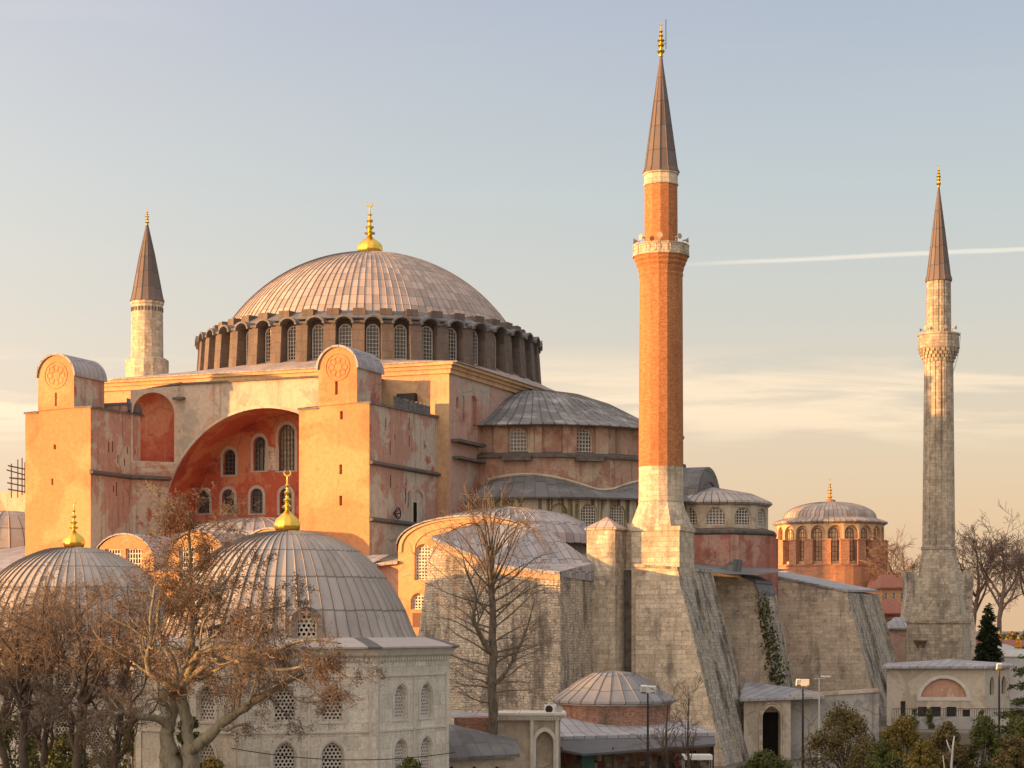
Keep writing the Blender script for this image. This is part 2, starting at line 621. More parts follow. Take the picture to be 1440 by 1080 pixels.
plaster('pink_plaster', (0.52, 0.345, 0.275), [((0.50, 0.43, 0.36), 0.53, 0.58, 1.2), ((0.47, 0.25, 0.185), 0.56, 0.62, 1.9)], streak=0.45, seed=47)
plaster('brown_plaster', (0.43, 0.28, 0.205), [((0.47, 0.37, 0.27), 0.52, 0.57, 1.6), ((0.36, 0.20, 0.145), 0.52, 0.6, 2.2)], streak=0.7, seed=61, runs=((0.20, 0.15, 0.11), .62, .6))
plaster('mossy_plaster', (0.48, 0.42, 0.32), [((0.54, 0.48, 0.38), 0.5, 0.6, 1.6)], streak=0.9, seed=71, runs=((0.19, 0.18, 0.07), .51, .85))
plaster('apse_plaster', (0.50, 0.425, 0.33), [((0.40, 0.31, 0.23), 0.52, 0.6, 1.6)], streak=0.55, seed=83)
plaster('dark_red_plaster', (0.40, 0.17, 0.13), [((0.47, 0.285, 0.225), 0.52, 0.58, 1.4), ((0.30, 0.12, 0.095), 0.53, 0.62, 2.0)], streak=0.5, seed=97)
plaster('tan_plaster', (0.55, 0.48, 0.385), [((0.44, 0.37, 0.29), 0.52, 0.58, 1.8)], streak=0.45, seed=101)
plaster('orange_plaster', (0.58, 0.34, 0.17), [((0.5, 0.26, 0.13), 0.52, 0.58, 1.6)], streak=0.25, seed=113)
plaster('church_plaster', (0.62, 0.44, 0.27), [((0.56, 0.35, 0.21), 0.52, 0.6, 2.0)], streak=0.2, seed=119, crack=False)
plaster('grey_render', (0.40, 0.385, 0.36), [((0.29, 0.285, 0.28), 0.5, 0.56, 2.0), ((0.50, 0.44, 0.36), 0.56, 0.62, 1.5)], streak=0.7, seed=127)
plaster('salmon_plaster', (0.55, 0.32, 0.23), [((0.60, 0.47, 0.37), 0.57, 0.61, 4.0)], streak=0.35, seed=131)
ashlar('drum_stone', (0.15, 0.118, 0.102), (0.19, 0.15, 0.13), (0.11, 0.09, 0.08), 1.5, 1.1, 0.5, ms=0.02)
ashlar('ashlar_stone', (0.63, 0.525, 0.40), (0.70, 0.60, 0.47), (0.42, 0.35, 0.27), 0.95, 0.40, 0.55, warpk=2.0, seed=3, bumpd=0.08)
ashlar('rubble_stone', (0.59, 0.50, 0.395), (0.69, 0.60, 0.485), (0.40, 0.34, 0.27), 0.5, 0.22, 0.85, warpk=7.0, seed=9, ms=0.03, bumpd=0.14, patches=.6)
ashlar('weathered_stone', (0.44, 0.385, 0.315), (0.53, 0.475, 0.395), (0.33, 0.29, 0.24), 0.6, 0.3, 1.0, dirtcol=(0.10, 0.09, 0.075), seed=15, ms=0.02, bumpd=0.16)
ashlar('minaret_brick', (0.46, 0.18, 0.075), (0.54, 0.24, 0.105), (0.40, 0.20, 0.10), 0.30, 0.085, 0.42, dirtcol=(0.30, 0.115, 0.055), seed=21, ms=0.010, bumpd=0.02, patches=.3)
ashlar('minaret_stone', (0.55, 0.46, 0.345), (0.64, 0.55, 0.43), (0.40, 0.33, 0.25), 0.9, 0.45, 0.42, seed=27, bumpd=0.04)
ashlar('old_minaret_stone', (0.42, 0.355, 0.275), (0.53, 0.46, 0.36), (0.27, 0.22, 0.17), 0.8, 0.38, 0.55, seed=33, bumpd=0.06)
ashlar('red_brick', (0.34, 0.16, 0.105), (0.42, 0.225, 0.155), (0.38, 0.32, 0.26), 0.4, 0.12, 0.6, seed=39, bumpd=0.04)
ashlar('church_brick', (0.44, 0.205, 0.125), (0.52, 0.265, 0.165), (0.45, 0.28, 0.17), 0.5, 0.16, 0.15, seed=45, bumpd=0.04)
ashlar('marble', (0.66, 0.605, 0.505), (0.72, 0.665, 0.565), (0.54, 0.49, 0.40), 1.5, 0.8, 0.30, dirtcol=(0.36, 0.325, 0.27), seed=51, ms=0.012, bumpd=0.02)
plain('marble_trim', (0.62, 0.58, 0.51), 0.7, var=0.18)
lead('dome_lead', (0.33, 0.265, 0.235), (0.52, 0.42, 0.365), 0.8, 1.35, stain=0.3, seam=.85, pale=(0.52, 0.46, 0.43), stag=.05)
lead('roof_lead', (0.29, 0.285, 0.30), (0.42, 0.41, 0.43), 0.8, 2.4, stain=0.45, seam=.7, pale=(0.50, 0.48, 0.49))
lead('tomb_lead', (0.36, 0.32, 0.292), (0.45, 0.405, 0.372), 0.8, 2.35, stain=0.4, seam=.85, pale=(0.55, 0.50, 0.46), stag=.02)
lead('half_lead', (0.155, 0.15, 0.15), (0.235, 0.23, 0.23), 0.8, 2.35, stain=0.85, seam=.7, pale=(0.50, 0.49, 0.48), stag=.03)
lead('kiosk_lead', (0.20, 0.205, 0.22), (0.28, 0.28, 0.29), 0.8, 2.0, stain=0.4, seam=.6, pale=(0.36, 0.355, 0.36))
lead('dark_lead', (0.13, 0.125, 0.125), (0.19, 0.185, 0.185), 0.8, 2.6, stain=0.35, pale=(0.40, 0.39, 0.39))
lead('spire_lead', (0.135, 0.11, 0.105), (0.185, 0.15, 0.14), 0.8, 2.2, stain=0.2, seam=.5, pale=(0.25, 0.21, 0.19))
plain('gold', (0.95, 0.60, 0.10), 0.28, 1.0, var=0.1)
plain('frame', (0.42, 0.39, 0.35), 0.7, var=0.15)
plain('dark_frame', (0.11, 0.10, 0.09), 0.7, var=0.15)
plain('white_frame', (0.62, 0.57, 0.50), 0.8, var=0.15)
plain('brown_frame', (0.17, 0.085, 0.055), 0.8, var=0.2)
plain('glass', (0.035, 0.038, 0.042), 0.12, 0.0, var=0.2, spec=0.5)
plain('dusty_glass', (0.36, 0.27, 0.17), 0.5, 0.0, var=0.3)
plain('old_glass', (0.30, 0.25, 0.165), 0.25, 0.0, var=0.35, scale=3.0)
plain('black', (0.012, 0.011, 0.010), 0.9, var=0.2, spec=0.1)
plain('dark_ledge', (0.13, 0.112, 0.098), 0.85, var=0.45, scale=2.0)
plain('recess_dark', (0.14, 0.12, 0.10), 0.95, var=0.6, scale=1.6)
plain('iron', (0.035, 0.033, 0.032), 0.5, 0.4, var=0.2)
plain('pale_metal', (0.50, 0.49, 0.47), 0.45, 0.1, var=0.12)
plain('horn', (0.42, 0.35, 0.28), 0.5, 0.1, var=0.12)
plain('lamp_white', (0.75, 0.74, 0.70), 0.4, 0.0, var=0.08)
plain('awning_sheet', (0.085, 0.09, 0.10), 0.5, 0.0, var=0.25)
for i_, c_ in enumerate(((0.22, 0.06, 0.05), (0.30, 0.24, 0.18), (0.06, 0.05, 0.06), (0.40, 0.36, 0.32))):
    plain('goods_%d' % i_, c_, 0.8, var=0.3, scale=4)
plain('teal', (0.05, 0.16, 0.14), 0.6)
plain('timber', (0.12, 0.07, 0.04), 0.8)
plain('ground_mat', (0.15, 0.13, 0.105), 0.95, var=0.4, scale=0.2)
plain('grass_mat', (0.055, 0.07, 0.022), 0.95, var=0.5, scale=0.5)
plain('terrain_mat', (0.10, 0.085, 0.065), 0.95, var=0.4, scale=0.05)
plain('roof_tile', (0.30, 0.115, 0.075), 0.85, var=0.3, scale=2)
plain('house_wall', (0.42, 0.35, 0.27), 0.9, var=0.2, scale=.6)
plain('bark_pale', (0.24, 0.205, 0.145), 0.9, var=0.5, scale=2.2)
plain('bark_dark', (0.085, 0.060, 0.042), 0.9, var=0.4, scale=2.0)
plain('bark_mid', (0.16, 0.125, 0.09), 0.9, var=0.4, scale=2.0)
plain('twig_warm', (0.19, 0.145, 0.11), 0.9, var=0.3, scale=1.0)
plain('hazed_bark', (0.19, 0.13, 0.10), 0.9, var=0.3)  # bark colour lightened to stand in for distance haze
plain('twig_dark', (0.13, 0.08, 0.06), 0.9, var=0.3, scale=1.0)
leafmat('dead_leaf', [(0.09, 0.05, 0.03), (0.16, 0.09, 0.05), (0.24, 0.145, 0.08), (0.13, 0.075, 0.045)])
leafmat('shrub_leaf', [(0.05, 0.065, 0.02), (0.09, 0.11, 0.03), (0.13, 0.13, 0.035), (0.065, 0.08, 0.025)])
leafmat('autumn_leaf', [(0.09, 0.09, 0.025), (0.20, 0.16, 0.035), (0.24, 0.15, 0.04), (0.12, 0.12, 0.03)])
leafmat('brown_leaf', [(0.12, 0.10, 0.04), (0.19, 0.13, 0.055), (0.09, 0.09, 0.03), (0.21, 0.15, 0.07)])
leafmat('dark_needle', [(0.012, 0.022, 0.010), (0.025, 0.035, 0.014), (0.035, 0.045, 0.018)])
leafmat('cedar_needle', [(0.035, 0.055, 0.018), (0.06, 0.08, 0.025), (0.085, 0.10, 0.03)])
leafmat('ivy_leaf', [(0.035, 0.05, 0.012), (0.07, 0.075, 0.02), (0.10, 0.09, 0.025)])

# window glass differs from pane to pane; bark is rough and patchy
for nm_, alt_ in (('glass', (0.13, 0.125, 0.115)), ('old_glass', (0.16, 0.13, 0.09))):
    q = G(M[nm_].node_tree)
    b_ = M[nm_].node_tree.nodes['Principled BSDF']
    src = b_.inputs['Base Color'].links[0].from_socket
    rv = q.n('ObjectInfo').outputs['Random']
    pn = q.noise(pos(q), 2.5, 3)
    q.put(b_, 'Base Color', q.mix(q.m('MULTIPLY', rv, q.step(pn, .35, .65)), src, alt_))
for nm_, alt_, k_ in (('bark_pale', (0.34, 0.31, 0.22), .6), ('bark_dark', (0.15, 0.12, 0.09), .4), ('bark_mid', (0.23, 0.19, 0.14), .5)):
    q = G(M[nm_].node_tree)
    b_ = M[nm_].node_tree.nodes['Principled BSDF']
    src = b_.inputs['Base Color'].links[0].from_socket
    p_ = pos(q)
    pt_ = q.noise(q.scl(p_, (1, 1, .5)), 2.6, 6, .65, .6)
    c_ = q.mix(q.m('MULTIPLY', q.step(pt_, .48, .56), k_), src, alt_)
    dk_ = q.noise(q.scl(p_, (1, 1, .35)), 5.0, 6, .7)
    c_ = q.mix(q.m('MULTIPLY', q.step(dk_, .52, .66), .6), c_, (0.05, 0.042, 0.03))
    q.put(b_, 'Base Color', c_)
    bump(q, b_, q.m('ADD', dk_, pt_), .9, .08)

# ------------------------------------------------------------------ ground
def strct(name, mb, mat, **k):
    return tag(mb.build(name, mat, **k), kind='structure')


gb = MB()
gb.add([(-2500, -600, 0), (2500, -600, 0), (2500, 4000, 0), (-2500, 4000, 0)], [[0, 1, 2, 3]])
strct('ground', gb, M['ground_mat'])
gb = MB()
gb.box(56.5, 200, -22, 60, -0.5, 2.2)
strct('terrace', gb, M['ground_mat'])
gb = MB()
gb.add([(60, -88, 0.004), (130, -88, 0.004), (130, -46, 0.004), (60, -46, 0.004)], [[0, 1, 2, 3]])
strct('lawn', gb, M['grass_mat'])


def finial(parent, x, y, z0, h, rb, melon=True, name='finial', ring=True):
    prof = [(.62, 0), (.86, .015), (1.0, .06), (1.04, .115), (.99, .17), (.84, .22), (.56, .27), (.30, .315), (.17, .35), (.14, .375), (.40, .39), (.44, .41), (.2, .44), (.14, .47), (.30, .50),
            (.34, .52), (.13, .55), (.11, .59), (.25, .62), (.27, .635), (.1, .67), (.08, .72), (.19, .745), (.07, .775), (.05, .86), (.04, .885), (0.0, .89)]
    if not melon:      # slender: a string of gilt balls
        prof = [(.55, 0), (.6, .03), (.35, .06)]
        for zc_, rr_, hh_ in ((.14, 1.0, .075), (.31, .85, .065), (.45, .95, .06), (.59, .62, .05), (.71, .5, .045)):
            prof += [(.22, zc_ - hh_ - .005), (rr_ * .72, zc_ - hh_ * .7), (rr_, zc_), (rr_ * .72, zc_ + hh_ * .7), (.2, zc_ + hh_ + .005)]
        prof += [(.12, .84), (.0, .89)]
    mb = MB()
    n = 36 if melon else 18
    vs, fs = [], []
    k = len(prof)
    for i in range(n):
        a = 2 * PI * i / n
        for (r, z) in prof:
            rr = r * rb * ((1 - 0.07 * (i % 3 == 0)) if (melon and z < .3) else 1)
            vs.append((x + rr * math.cos(a), y + rr * math.sin(a), z0 + z * h))
    for i in range(n):
        j = (i + 1) % n
        fs += [[i * k + q, j * k + q, j * k + q + 1, i * k + q + 1] for q in range(k - 1)]
    mb.add(vs, fs)
    if ring:
        c = Vector((x, y, z0 + h * .945))
        rr = h * .052
        pts = [c + (RT * math.sin(a) + Vector((0, 0, -math.cos(a)))) * rr for a in [R(-145 + 290 * i / 14) for i in range(15)]]
        mb.tube(pts, [h * .004 + h * .011 * math.sin(PI * i / 14) for i in range(15)], 5)
    return mb.build(name, M['gold'], parent, smooth=True, angle=50)


# ------------------------------------------------------------------ the great domed building
mosque = thing('domed_basilica', (0, 0, 0), 'huge orange and pink plastered basilica under a broad ribbed lead dome with two buttress towers', 'basilica')
XE, YS, YN, YA, YT = 20.4, -23.7, 26.0, -28.5, -39.2
ZB = 38.4       # top of the dome base block

mb = MB()
# east wall with its blind window and two slits
mb.holed((XE, 0, 0), (0, 1, 0), (1, 0, 0), [(YS, 0), (YN, 0), (YN, 37.3), (YS, 37.3)],
         [arch(-17.3, 31.6, 1.5, 4.2, 'round'), arch(-21.6, 34.0, 0.75, 1.2, 'round'), arch(-20.0, 32.9, 0.5, 2.6, 'round')], 0.35, True)
mb.build('east_wall', M['pink_plaster'], mosque)
mb = MB()
mb.poly([(-XE, YS, 0), (-XE, YN, 0), (-XE, YN, 37.3), (-XE, YS, 37.3)])
mb.poly([(-XE, YN, 0), (XE, YN, 0), (XE, YN, 37.3), (-XE, YN, 37.3)])
mb.poly([(11, YS, 0), (XE, YS, 0), (XE, YS, 37.3), (11, YS, 37.3)])
mb.poly([(-XE, YS, 0), (-11, YS, 0), (-11, YS, 37.3), (-XE, YS, 37.3)])
mb.poly([(-11, YS, 35.9), (11, YS, 35.9), (11, YS, 37.3), (-11, YS, 37.3)])
mb.build('base_wall', M['yellow_plaster'], mosque)
mb = MB()   # cornice: three stepped courses round the block
for (o_, z0, z1) in ((0.25, 37.3, 37.75), (0.45, 37.75, 38.1), (0.75, 38.1, ZB)):
    mb.box(-XE - o_, XE + o_, YS - o_, YN + o_, z0, z1)
mb.build('cornice', M['yellow_plaster'], mosque)
# roof from the square up to the drum
mb = MB()
n = 80
sq, rd = [], []
for i in range(n):
    a = 2 * PI * i / n
    c, s_ = math.cos(a), math.sin(a)
    k = 1 / max(abs(c) / (XE + .9), abs(s_) / ((YN - YS) / 2 + .9))
    sq.append((k * c, (YN + YS) / 2 + k * s_, ZB + 0.12))
    rd.append((18.5 * c, 18.5 * s_, ZB + 1.9))
mb.add(sq + rd, [[i, (i + 1) % n, n + (i + 1) % n, n + i] for i in range(n)])
mb.add([(p[0], p[1], ZB + .004) for p in sq] + sq, [[i, (i + 1) % n, n + (i + 1) % n, n + i] for i in range(n)])
mb.build('base_roof', M['dome_lead'], mosque)

# drum: forty piers, a window between each pair
ND = 40
zd0, zd1 = 39.6, 44.0
mb = MB()
mb.lathe(0, 0, [(18.35, 39.0), (18.35, 44.6), (17.0, 45.6)], 80)
hoods = MB()
piers = []
for i in range(ND):
    a = 2 * PI * (i + .5) / ND
    er, et = Vector((math.cos(a), math.sin(a), 0)), Vector((-math.sin(a), math.cos(a), 0))
    hw = 0.66
    pb = []
    for sgn in (-1, 1):
        pb.append([er * 17.0 + et * hw * sgn + Vector((0, 0, zd0)), er * 19.85 + et * hw * sgn + Vector((0, 0, zd0)),
                   er * 19.55 + et * hw * sgn + Vector((0, 0, zd1)), er * 17.0 + et * hw * sgn + Vector((0, 0, zd1))])
    pm = MB()
    pm.prism(pb[0], et * (2 * hw))
    # capping slab
    pm.obox(er * 18.4 + Vector((0, 0, zd1 + .1)), er * 1.3, et * .74, Vector((0, 0, .11)))
    pm.obox(er * 17.35 + Vector((0, 0, zd1 + 1.15)), er * .75, et * .66, Vector((0, 0, .62)))
    piers.append(pm)
    # arched lead hood between piers
    a2 = 2 * PI * i / ND
    er2, et2 = Vector((math.cos(a2), math.sin(a2), 0)), Vector((-math.sin(a2), math.cos(a2), 0))
    for (r0, r1, ro, ri) in ((18.2, 19.95, 1.10, 0.86),):
        pts = [er2 * r0 + et2 * (ro * math.cos(PI * q / 10)) + Vector((0, 0, zd1 - .12 + ro * .8 * math.sin(PI * q / 10))) for q in range(11)]
        pin = [er2 * r0 + et2 * (ri * math.cos(PI * q / 10)) + Vector((0, 0, zd1 - .12 + ri * .8 * math.sin(PI * q / 10))) for q in range(11)]
        d = er2 * (r1 - r0)
        hoods.add(pts + pin + [p + d for p in pts] + [p + d for p in pin],
                  [[q, q + 1, 23 + q, 22 + q] for q in range(10)] + [[11 + q, 12 + q, 34 + q, 33 + q] for q in range(10)] + [[22 + q, 23 + q, 34 + q, 33 + q] for q in range(10)])
        # filling between the hood and the window
drum = mb.build('drum', M['drum_stone'], mosque)
for pm in piers:
    pm.build('buttress_pier', M['drum_stone'], mosque)
hoods.build('arched_cornice', M['dark_lead'], drum)
mb = MB()
mb.lathe(0, 0, [(18.34, 44.45), (18.6, 44.6), (18.6, 44.75), (16.9, 45.7)], 80)
mb.build('gutter', M['dark_lead'], drum)
for i in range(ND):
    a2 = 2 * PI * i / ND
    er2 = Vector((math.cos(a2), math.sin(a2), 0))
    if er2.dot(CAMP.normalized()) > -0.05:
        window(mosque, er2 * 18.46 + Vector((0, 0, 40.3)), er2, 1.42, 3.7, 'round', 4, 9, 0.06, 0.11, ('white_frame', 'glass'))

# main dome
RS = 19.5
prof = [(16.6, 45.4), (16.6, 45.75)]
for i in range(0, 25):
    t = i / 24
    r = 16.5 * (1 - t)
    if r < 0.4: r = 0.35
    prof.append((r, 45.85 + (math.sqrt(RS * RS - r * r) - math.sqrt(RS * RS - 16.5 ** 2))))
ztop = prof[-1][1]
mb = MB()
mb.lathe(0, 0, prof, 120, rib=0.05)
mb.build('main_dome', M['dome_lead'], mosque)
finial(mosque, 0, 0, ztop - .12, 6.3, 1.45)

# great arch on the south side, wall pierced by a deep recess
ACX, AR, AZS = 1.9, 11.7, 22.4
apts = [(ACX - AR, 15.0)] + [(ACX + AR * math.cos(PI - PI * i / 48), AZS + AR * math.sin(PI - PI * i / 48)) for i in range(49)] + [(ACX + AR, 15.0)]
zl = 36.9
mb = MB()
outer = [(-12.3, 15.0)] + [(-12.3, zl - .3), (-8.0, zl), (13.2, zl), (13.2, 15.0)]
low = [(x, z) for x, z in apts]
ring = [(-12.3, 15.0), (-12.3, zl - .3), (-8.0, zl), (13.2, zl), (13.2, 15.0)] + low[::-1]
tri = tessellate_polygon([[Vector((x, z, 0)) for x, z in ring]])
mb.add([(x, YA, z) for x, z in ring], [list(t) for t in tri])
mb.add([(-12.3, YA, zl - .3), (-8, YA, zl), (13.2, YA, zl), (13.2, YS, zl + .15), (-8, YS, zl + .15), (-12.3, YS, zl - .15)], [[0, 1, 4, 5], [1, 2, 3, 4]])
aw = mb.build('arch_wall', M['arch_plaster'], mosque)
mb = MB()
mb.box(-8.0, 13.0, YA - .22, YA + .6, zl - .02, zl + .16)
mb.prism([(-12.6, YA - .3, zl - .55), (-7.6, YA - .3, zl + .05), (-7.6, YA - .3, zl + .25), (-12.6, YA - .3, zl - .32)], (0, 1.5, 0))
mb.box(-9.6, -7.2, YA - .55, YA + .1, zl - 1.55, zl - 1.32)
mb.build('coping', M['dark_ledge'], aw)
mb = MB()   # raised rim of the arch
rim = []
for i in range(49):
    a = PI - PI * i / 48
    rim.append((a,))
vs = []
for (a,) in rim:
    for (rr, yy) in ((AR + .22, YA - .003), (AR + .22, YA - .10), (AR - .02, YA - .10), (AR - .02, YA + .1)):
        vs.append((ACX + rr * math.cos(a), yy, AZS + rr * math.sin(a)))
mb.add(vs, [[i * 4 + q, (i + 1) * 4 + q, (i + 1) * 4 + q + 1, i * 4 + q + 1] for i in range(48) for q in range(3)])
mb.build('arch_rim', M['tan_plaster'], aw)
YTY = -22.4
mb = MB()   # soffit of the great arch
vs = [(x, y, z) for (x, z) in apts for y in (YA, YTY)]
mb.add(vs, [[2 * i, 2 * i + 2, 2 * i + 3, 2 * i + 1] for i in range(len(apts) - 1)])
mb.build('arch_soffit', M['red_plaster'], mosque, smooth=True, angle=40)
# tympanum wall and its windows
tw = []
for px, y0, y1, wpx, kind, fr_ in ((286, 722, 690, 17, 'round', 0), (321, 722, 688, 17, 'round', 0), (361, 722, 687, 17, 'round', 0), (402, 722, 687, 17, 'round', 0),
                              (322.5, 668, 632, 17, 'round', 0), (365, 662, 614, 17, 'round', 0), (403, 662, 597, 23, 'round', 1)):
    a_, b_ = onY(px - wpx / 2, y0, YTY), onY(px + wpx / 2, y0, YTY)
    zt = onY(px, y1, YTY).z
    xc = (a_.x + b_.x) / 2
    zb_ = onY(px, y0, YTY).z
    tw.append((xc, zb_, b_.x - a_.x, zt - zb_, kind, fr_))
zbt = 15.0
mb = MB()
outer = [(ACX - AR, zbt)] + apts[1:-1] + [(ACX + AR, zbt)]
mb.holed((0, YTY, 0), (1, 0, 0), (0, -1, 0), outer, [arch(xc, zb, w, h, kd) for xc, zb, w, h, kd, f in tw], 0.45)
ty = mb.build('tympanum', M['red_plaster'], mosque)
sur = MB()
for xc, zb, w, h, kd, f in tw:
    a_, b_ = arch(xc, zb - .15, w + .62, h + .5, kd, 12), arch(xc, zb, w + .02, h + .01, kd, 12)
    sur.holed((0, YTY - .05, 0), (1, 0, 0), (0, -1, 0), a_, [b_], 0.1)
    k = len(a_)
    sur.add([(x, YTY - .05, z) for x, z in a_] + [(x, YTY, z) for x, z in a_], [[i, (i + 1) % k, k + (i + 1) % k, k + i] for i in range(k)])
    window(mosque, (xc, YTY + .33, zb), (0, -1, 0), w, h, kd, 3 if not f else 5, 6 if not f else 9, 0.07, .1, ('dark_frame', 'old_glass' if f else 'glass'))
sur.build('window_surround', M['frame'], ty)
mb = MB()
x0 = onY(390, 640, YTY).x
mb.add([(tw[5][0] + .6, YTY - .02, tw[5][1]), (tw[6][0] - .9, YTY - .02, tw[5][1]), (tw[6][0] - .9, YTY - .02, tw[5][1] + 2.6), (tw[6][0] - 1.3, YTY - .02, tw[5][1] + 2.3), (tw[5][0] + .7, YTY - .02, tw[5][1] + 2.7)], [[0, 1, 2, 3, 4]])
mb.build('bare_masonry', M['rubble_stone'], ty)
mb = MB()
mb.box(ACX - AR, ACX + AR, YTY - .6, YTY - .003, 22.3, 22.75)
mb.build('ledge', M['dark_ledge'], ty)


def tower(xl, xr, zstep, ztop_, tl, trr, slits, slope, ledges, labelpart):
    """one stair tower: broad front, narrower rounded head with a lead barrel roof, long side walls"""
    yb = YS + .1
    ar = (trr - tl) / 2
    ac = (tl + trr) / 2
    zs = ztop_ - ar
    head = [(trr, zstep + .1), (trr, zs)] + [(ac + ar * math.cos(PI * i / 20), zs + ar * math.sin(PI * i / 20)) for i in range(1, 20)] + [(tl, zs), (tl, zstep - .2)]
    outline = [(xl, 0), (xr, 0), (xr, zstep)] + head + [(xl, zstep - .3)]
    mb = MB()
    mb.holed((0, YT, 0), (1, 0, 0), (0, -1, 0), outline, [arch(x, z, w, h, 'rect') for x, z, w, h in slits], .6)
    tw_ = mb.build('buttress_tower', M['tower_plaster_lit'], mosque)
    sb = MB()
    for x, z, w, h in slits:
        sb.add([(x - w, YT + .55, z - .1), (x + w, YT + .55, z - .1), (x + w, YT + .55, z + h + .1), (x - w, YT + .55, z + h + .1)], [[0, 1, 2, 3]])
    sb.build('slit_shade', M['black'], tw_)
    # sides
    mb = MB()
    yh = YT + 5.3
    mb.poly([(xr, YT, 0), (xr, yb, 0), (xr, yb, zstep + slope), (xr, YT, zstep)])
    mb.poly([(xl, YT, 0), (xl, yb, 0), (xl, yb, zstep + slope - .3), (xl, YT, zstep - .3)])
    for x, zz_ in ((trr, zstep + .1), (tl, zstep - .2)):
        mb.poly([(x, YT, zz_), (x, yh, zz_), (x, yh, zs), (x, YT, zs)])
    mb.poly([(tl, yh, zstep - .3), (trr, yh, zstep - .3), (trr, yh, zs)] + [(ac + ar * math.cos(PI * i / 20), yh, zs + ar * math.sin(PI * i / 20)) for i in range(1, 20)] + [(tl, yh, zs)])
    # shallow put-log slots on the long side
    rnd = random.Random(int(abs(xl) * 10))
    mb.build('side_wall', M['tower_plaster_shaded'], tw_)
    sm = MB()
    for q in range(9):
        y_ = YT + 2.0 + rnd.random() * 10.5
        z_ = rnd.choice([23.5, 25.0, 28.2, 29.4, 30.6]) + rnd.random() * .5
        hh = .5 + rnd.random() * .9
        sm.box(xr + .003, xr + .012, y_, y_ + .12, z_, z_ + hh)
    sm.build('slot', M['black'], tw_)
    mb = MB()
    mb.poly([(xl - .15, YT - .12, zstep - .25), (xr + .2, YT - .12, zstep + .06), (xr + .2, yb, zstep + slope + .06), (xl - .15, yb, zstep + slope - .25)])
    mb.prism([(xr - .1, YT - .1, zstep - .14), (xr + .22, YT - .1, zstep - .14), (xr + .22, YT - .1, zstep + .04), (xr - .1, YT - .1, zstep + .04)], (0, yb - YT, slope))
    mb.box(xl - .12, tl - .02, YT - .12, YT + .3, zstep - .42, zstep - .27)
    mb.box(trr + .02, xr + .12, YT - .12, YT + .3, zstep - .06, zstep + .07)
    mb.build('flat_roof', M['dark_lead'], tw_)
    mb = MB()
    n_ = 24
    ro = ar + .22
    o_ = [(ac + ro * math.cos(PI * i / n_), zs - .05 + ro * math.sin(PI * i / n_)) for i in range(n_ + 1)]
    i_ = [(ac + (ro - .2) * math.cos(PI * i / n_), zs - .05 + (ro - .2) * math.sin(PI * i / n_)) for i in range(n_ + 1)]
    y0, y1 = YT - .18, yh + .2
    vs = [(x, y0, z) for x, z in o_] + [(x, y1, z) for x, z in o_] + [(x, y0, z) for x, z in i_] + [(x, y1, z) for x, z in i_]
    k = n_ + 1
    mb.add(vs, [[i, i + 1, k + i + 1, k + i] for i in range(n_)] + [[2 * k + i, 2 * k + i + 1, 3 * k + i + 1, 3 * k + i] for i in range(n_)] +
           [[i, i + 1, 2 * k + i + 1, 2 * k + i] for i in range(n_)] + [[k + i, k + i + 1, 3 * k + i + 1, 3 * k + i] for i in range(n_)] + [[0, k, 3 * k, 2 * k], [n_, k + n_, 3 * k + n_, 2 * k + n_]])
    mb.build('barrel_roof', M['roof_lead'], tw_, smooth=True, angle=40)
    # round medallion with a ring of petals
    mb = MB()
    cc = Vector((ac, YT - .02, zs + .1))
    E1, E3 = Vector((1, 0, 0)), Vector((0, 0, 1))

    def ringat(c, r, t, nn=28):
        mb.tube([c + E1 * r * math.cos(2 * PI * i / nn) + E3 * r * math.sin(2 * PI * i / nn) for i in range(nn + 1)], t, 5, False)
    ringat(cc, ar * .62, .05)
    for q in range(8):
        a = 2 * PI * q / 8
        ringat(cc + (E1 * math.cos(a) + E3 * math.sin(a)) * ar * .34, ar * .15, .035, 12)
    mb.build('medallion', M['tower_plaster_lit'], tw_)
    mb = MB()
    for (z, ya, yb2) in ledges:
        mb.prism([(xr, ya, z - .24), (xr + .42, ya, z - .10), (xr + .42, ya, z + .05), (xr, ya, z + .26)], (0, yb2 - ya, 0))
    mb.build('ledge', M['dark_ledge'], tw_)
    return tw_


def sl_(px, y0, y1, wpx=4.2):
    a_ = onY(px, y1, YT)
    return (a_.x, a_.z, wpx / 14.4, onY(px, y0, YT).z - a_.z)


XRl, XRr = onY(420.5, 600, YT).x, 19.1
XLl, XLr = onY(35.5, 600, YT).x, -11.5
tR = tower(XRl, XRr, onY(520, 565.5, YT).z, onY(476, 487.5, YT).z, onY(448, 540, YT).x, onY(502, 540, YT).x,
           [sl_(473, 536, 555), sl_(480, 578, 590), sl_(479, 653, 667), sl_(479, 697, 711)], .25, [(27.2, YT - .1, YS), (21.9, YT - .1, YS - 2.5)], 'r')
tL = tower(XLl, XLr, onY(125, 572, YT).z, onY(79, 499, YT).z, onY(53.5, 540, YT).x, onY(104, 540, YT).x,
           [sl_(78.5, 552, 571, 3.5), sl_(77, 625, 632, 4), sl_(73.5, 673, 682, 3.5)], .2, [(27.2, YT - .2, YA - 3.7)], 'l')
# left tower: raised back part with lead parapet
mb = MB()
mb.box(XLl + .5, XLr - .25, YT + 6.5, YS, 33.2, 34.6)
mb.build('raised_wall', M['tower_plaster_shaded'], tL)
mb = MB()
mb.prism([(XLr - .4, YT + 7.0, 34.3), (XLr + .1, YT + 7.0, 33.9), (XLr + .1, YT + 7.0, 34.8), (XLr - .4, YT + 7.0, 35.3)], (0, 6.0, 0))
mb.prism([(XLl, YT + 6.4, 34.55), (XLr - .1, YT + 6.4, 34.55), (XLr - .1, YT + 6.4, 34.8), (XLl, YT + 6.4, 34.8)], (0, 9, .3))
mb.build('parapet', M['dark_lead'], tL)
